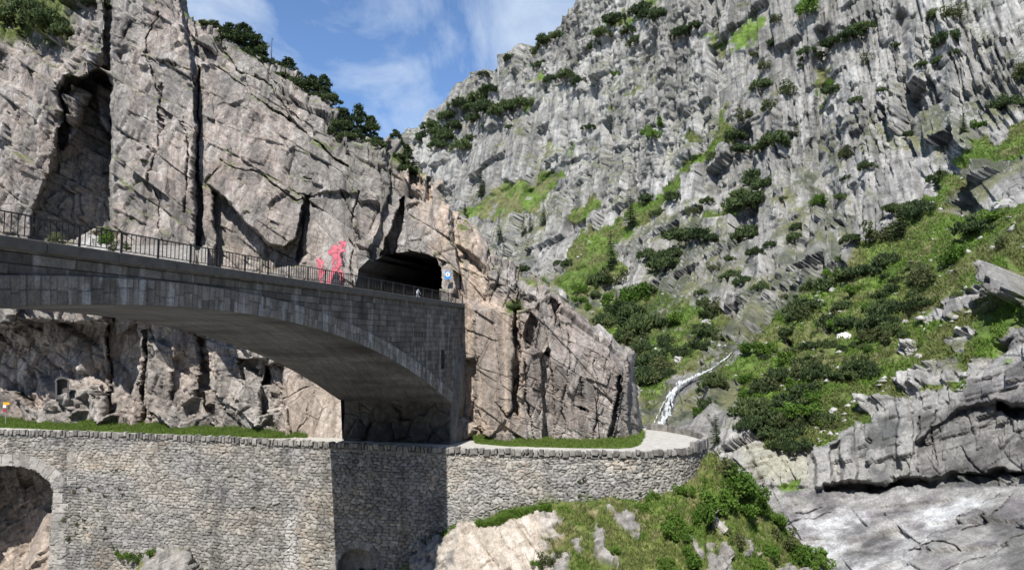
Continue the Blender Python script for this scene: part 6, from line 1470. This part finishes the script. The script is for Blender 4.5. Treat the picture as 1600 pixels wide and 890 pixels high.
# ------------------------------------------------------------------ sky, sun, camera
EL, AZ = math.radians(55), math.radians(20)
Ld = Vector((math.sin(AZ) * math.cos(EL), math.cos(AZ) * math.cos(EL), -math.sin(EL)))
w = bpy.data.worlds.new('World'); sc.world = w; w.use_nodes = True
nt = w.node_tree; nt.nodes.clear()
wo = nt.nodes.new('ShaderNodeOutputWorld'); bg = nt.nodes.new('ShaderNodeBackground'); sky = nt.nodes.new('ShaderNodeTexSky')
sky.sky_type = 'NISHITA'; sky.sun_disc = False; sky.sun_elevation = EL; sky.sun_rotation = math.atan2(-Ld.x, -Ld.y); sky.altitude = 1400; sky.air_density = 1.0; sky.dust_density = 0.3; sky.ozone_density = 6.0
tc = nt.nodes.new('ShaderNodeTexCoord'); mp = nt.nodes.new('ShaderNodeMapping')
sx = nt.nodes.new('ShaderNodeSeparateXYZ'); nt.links.new(tc.outputs['Generated'], sx.inputs[0])
az_ = nt.nodes.new('ShaderNodeMath'); az_.operation = 'MAXIMUM'; nt.links.new(sx.outputs[2], az_.inputs[0]); az_.inputs[1].default_value = 0.05
dv_ = nt.nodes.new('ShaderNodeVectorMath'); dv_.operation = 'DIVIDE'; nt.links.new(tc.outputs['Generated'], dv_.inputs[0])
cb = nt.nodes.new('ShaderNodeCombineXYZ')
for i in range(3): nt.links.new(az_.outputs[0], cb.inputs[i])
nt.links.new(cb.outputs[0], dv_.inputs[1]); nt.links.new(dv_.outputs[0], mp.inputs['Vector'])
mp.inputs['Rotation'].default_value = (0, 0, math.radians(35)); mp.inputs['Scale'].default_value = (1.5, 0.55, 1); mp.inputs['Location'].default_value = (0.4, 0.3, 0)
n1 = nt.nodes.new('ShaderNodeTexNoise'); n1.inputs['Scale'].default_value = 1.6; n1.inputs['Detail'].default_value = 7; n1.inputs['Roughness'].default_value = 0.58; n1.inputs['Distortion'].default_value = 0.6
nt.links.new(mp.outputs[0], n1.inputs['Vector'])
cr = nt.nodes.new('ShaderNodeValToRGB'); cr.color_ramp.elements[0].position = 0.42; cr.color_ramp.elements[0].color = (0, 0, 0, 1); cr.color_ramp.elements[1].position = 0.73; cr.color_ramp.elements[1].color = (0.85, 0.85, 0.85, 1)
nt.links.new(n1.outputs['Fac'], cr.inputs[0])
mx = nt.nodes.new('ShaderNodeMix'); mx.data_type = 'RGBA'; nt.links.new(cr.outputs[0], mx.inputs[0]); nt.links.new(sky.outputs[0], mx.inputs[6]); mx.inputs[7].default_value = (3.9, 4.5, 5.3, 1)
nt.links.new(mx.outputs[2], bg.inputs[0]); bg.inputs[1].default_value = 0.118; nt.links.new(bg.outputs[0], wo.inputs[0])
sd = bpy.data.lights.new('sun', 'SUN'); sd.energy = 4.6; sd.angle = math.radians(0.5); sd.color = (1.0, 0.955, 0.89)
so = bpy.data.objects.new('sun', sd); COL.objects.link(so); so.rotation_euler = Ld.to_track_quat('-Z', 'Y').to_euler(); so.location = (-40, -60, 150)
cd = bpy.data.cameras.new('camera'); cd.sensor_width = 36; cd.lens = 36 * F / 1600; cd.clip_end = 6000; cd.clip_start = 0.5
co = bpy.data.objects.new('camera', cd); COL.objects.link(co); co.location = (0, 0, CZ); co.rotation_euler = (math.radians(90) + TH, 0, 0); sc.camera = co
vs_ = sc.view_settings; sc.display_settings.display_device = 'sRGB'; vs_.view_transform = 'Standard'; vs_.look = 'None'; vs_.exposure = 0.68; vs_.gamma = 1; vs_.use_curve_mapping = False
sc.cycles.max_bounces = 6; sc.cycles.diffuse_bounces = 3
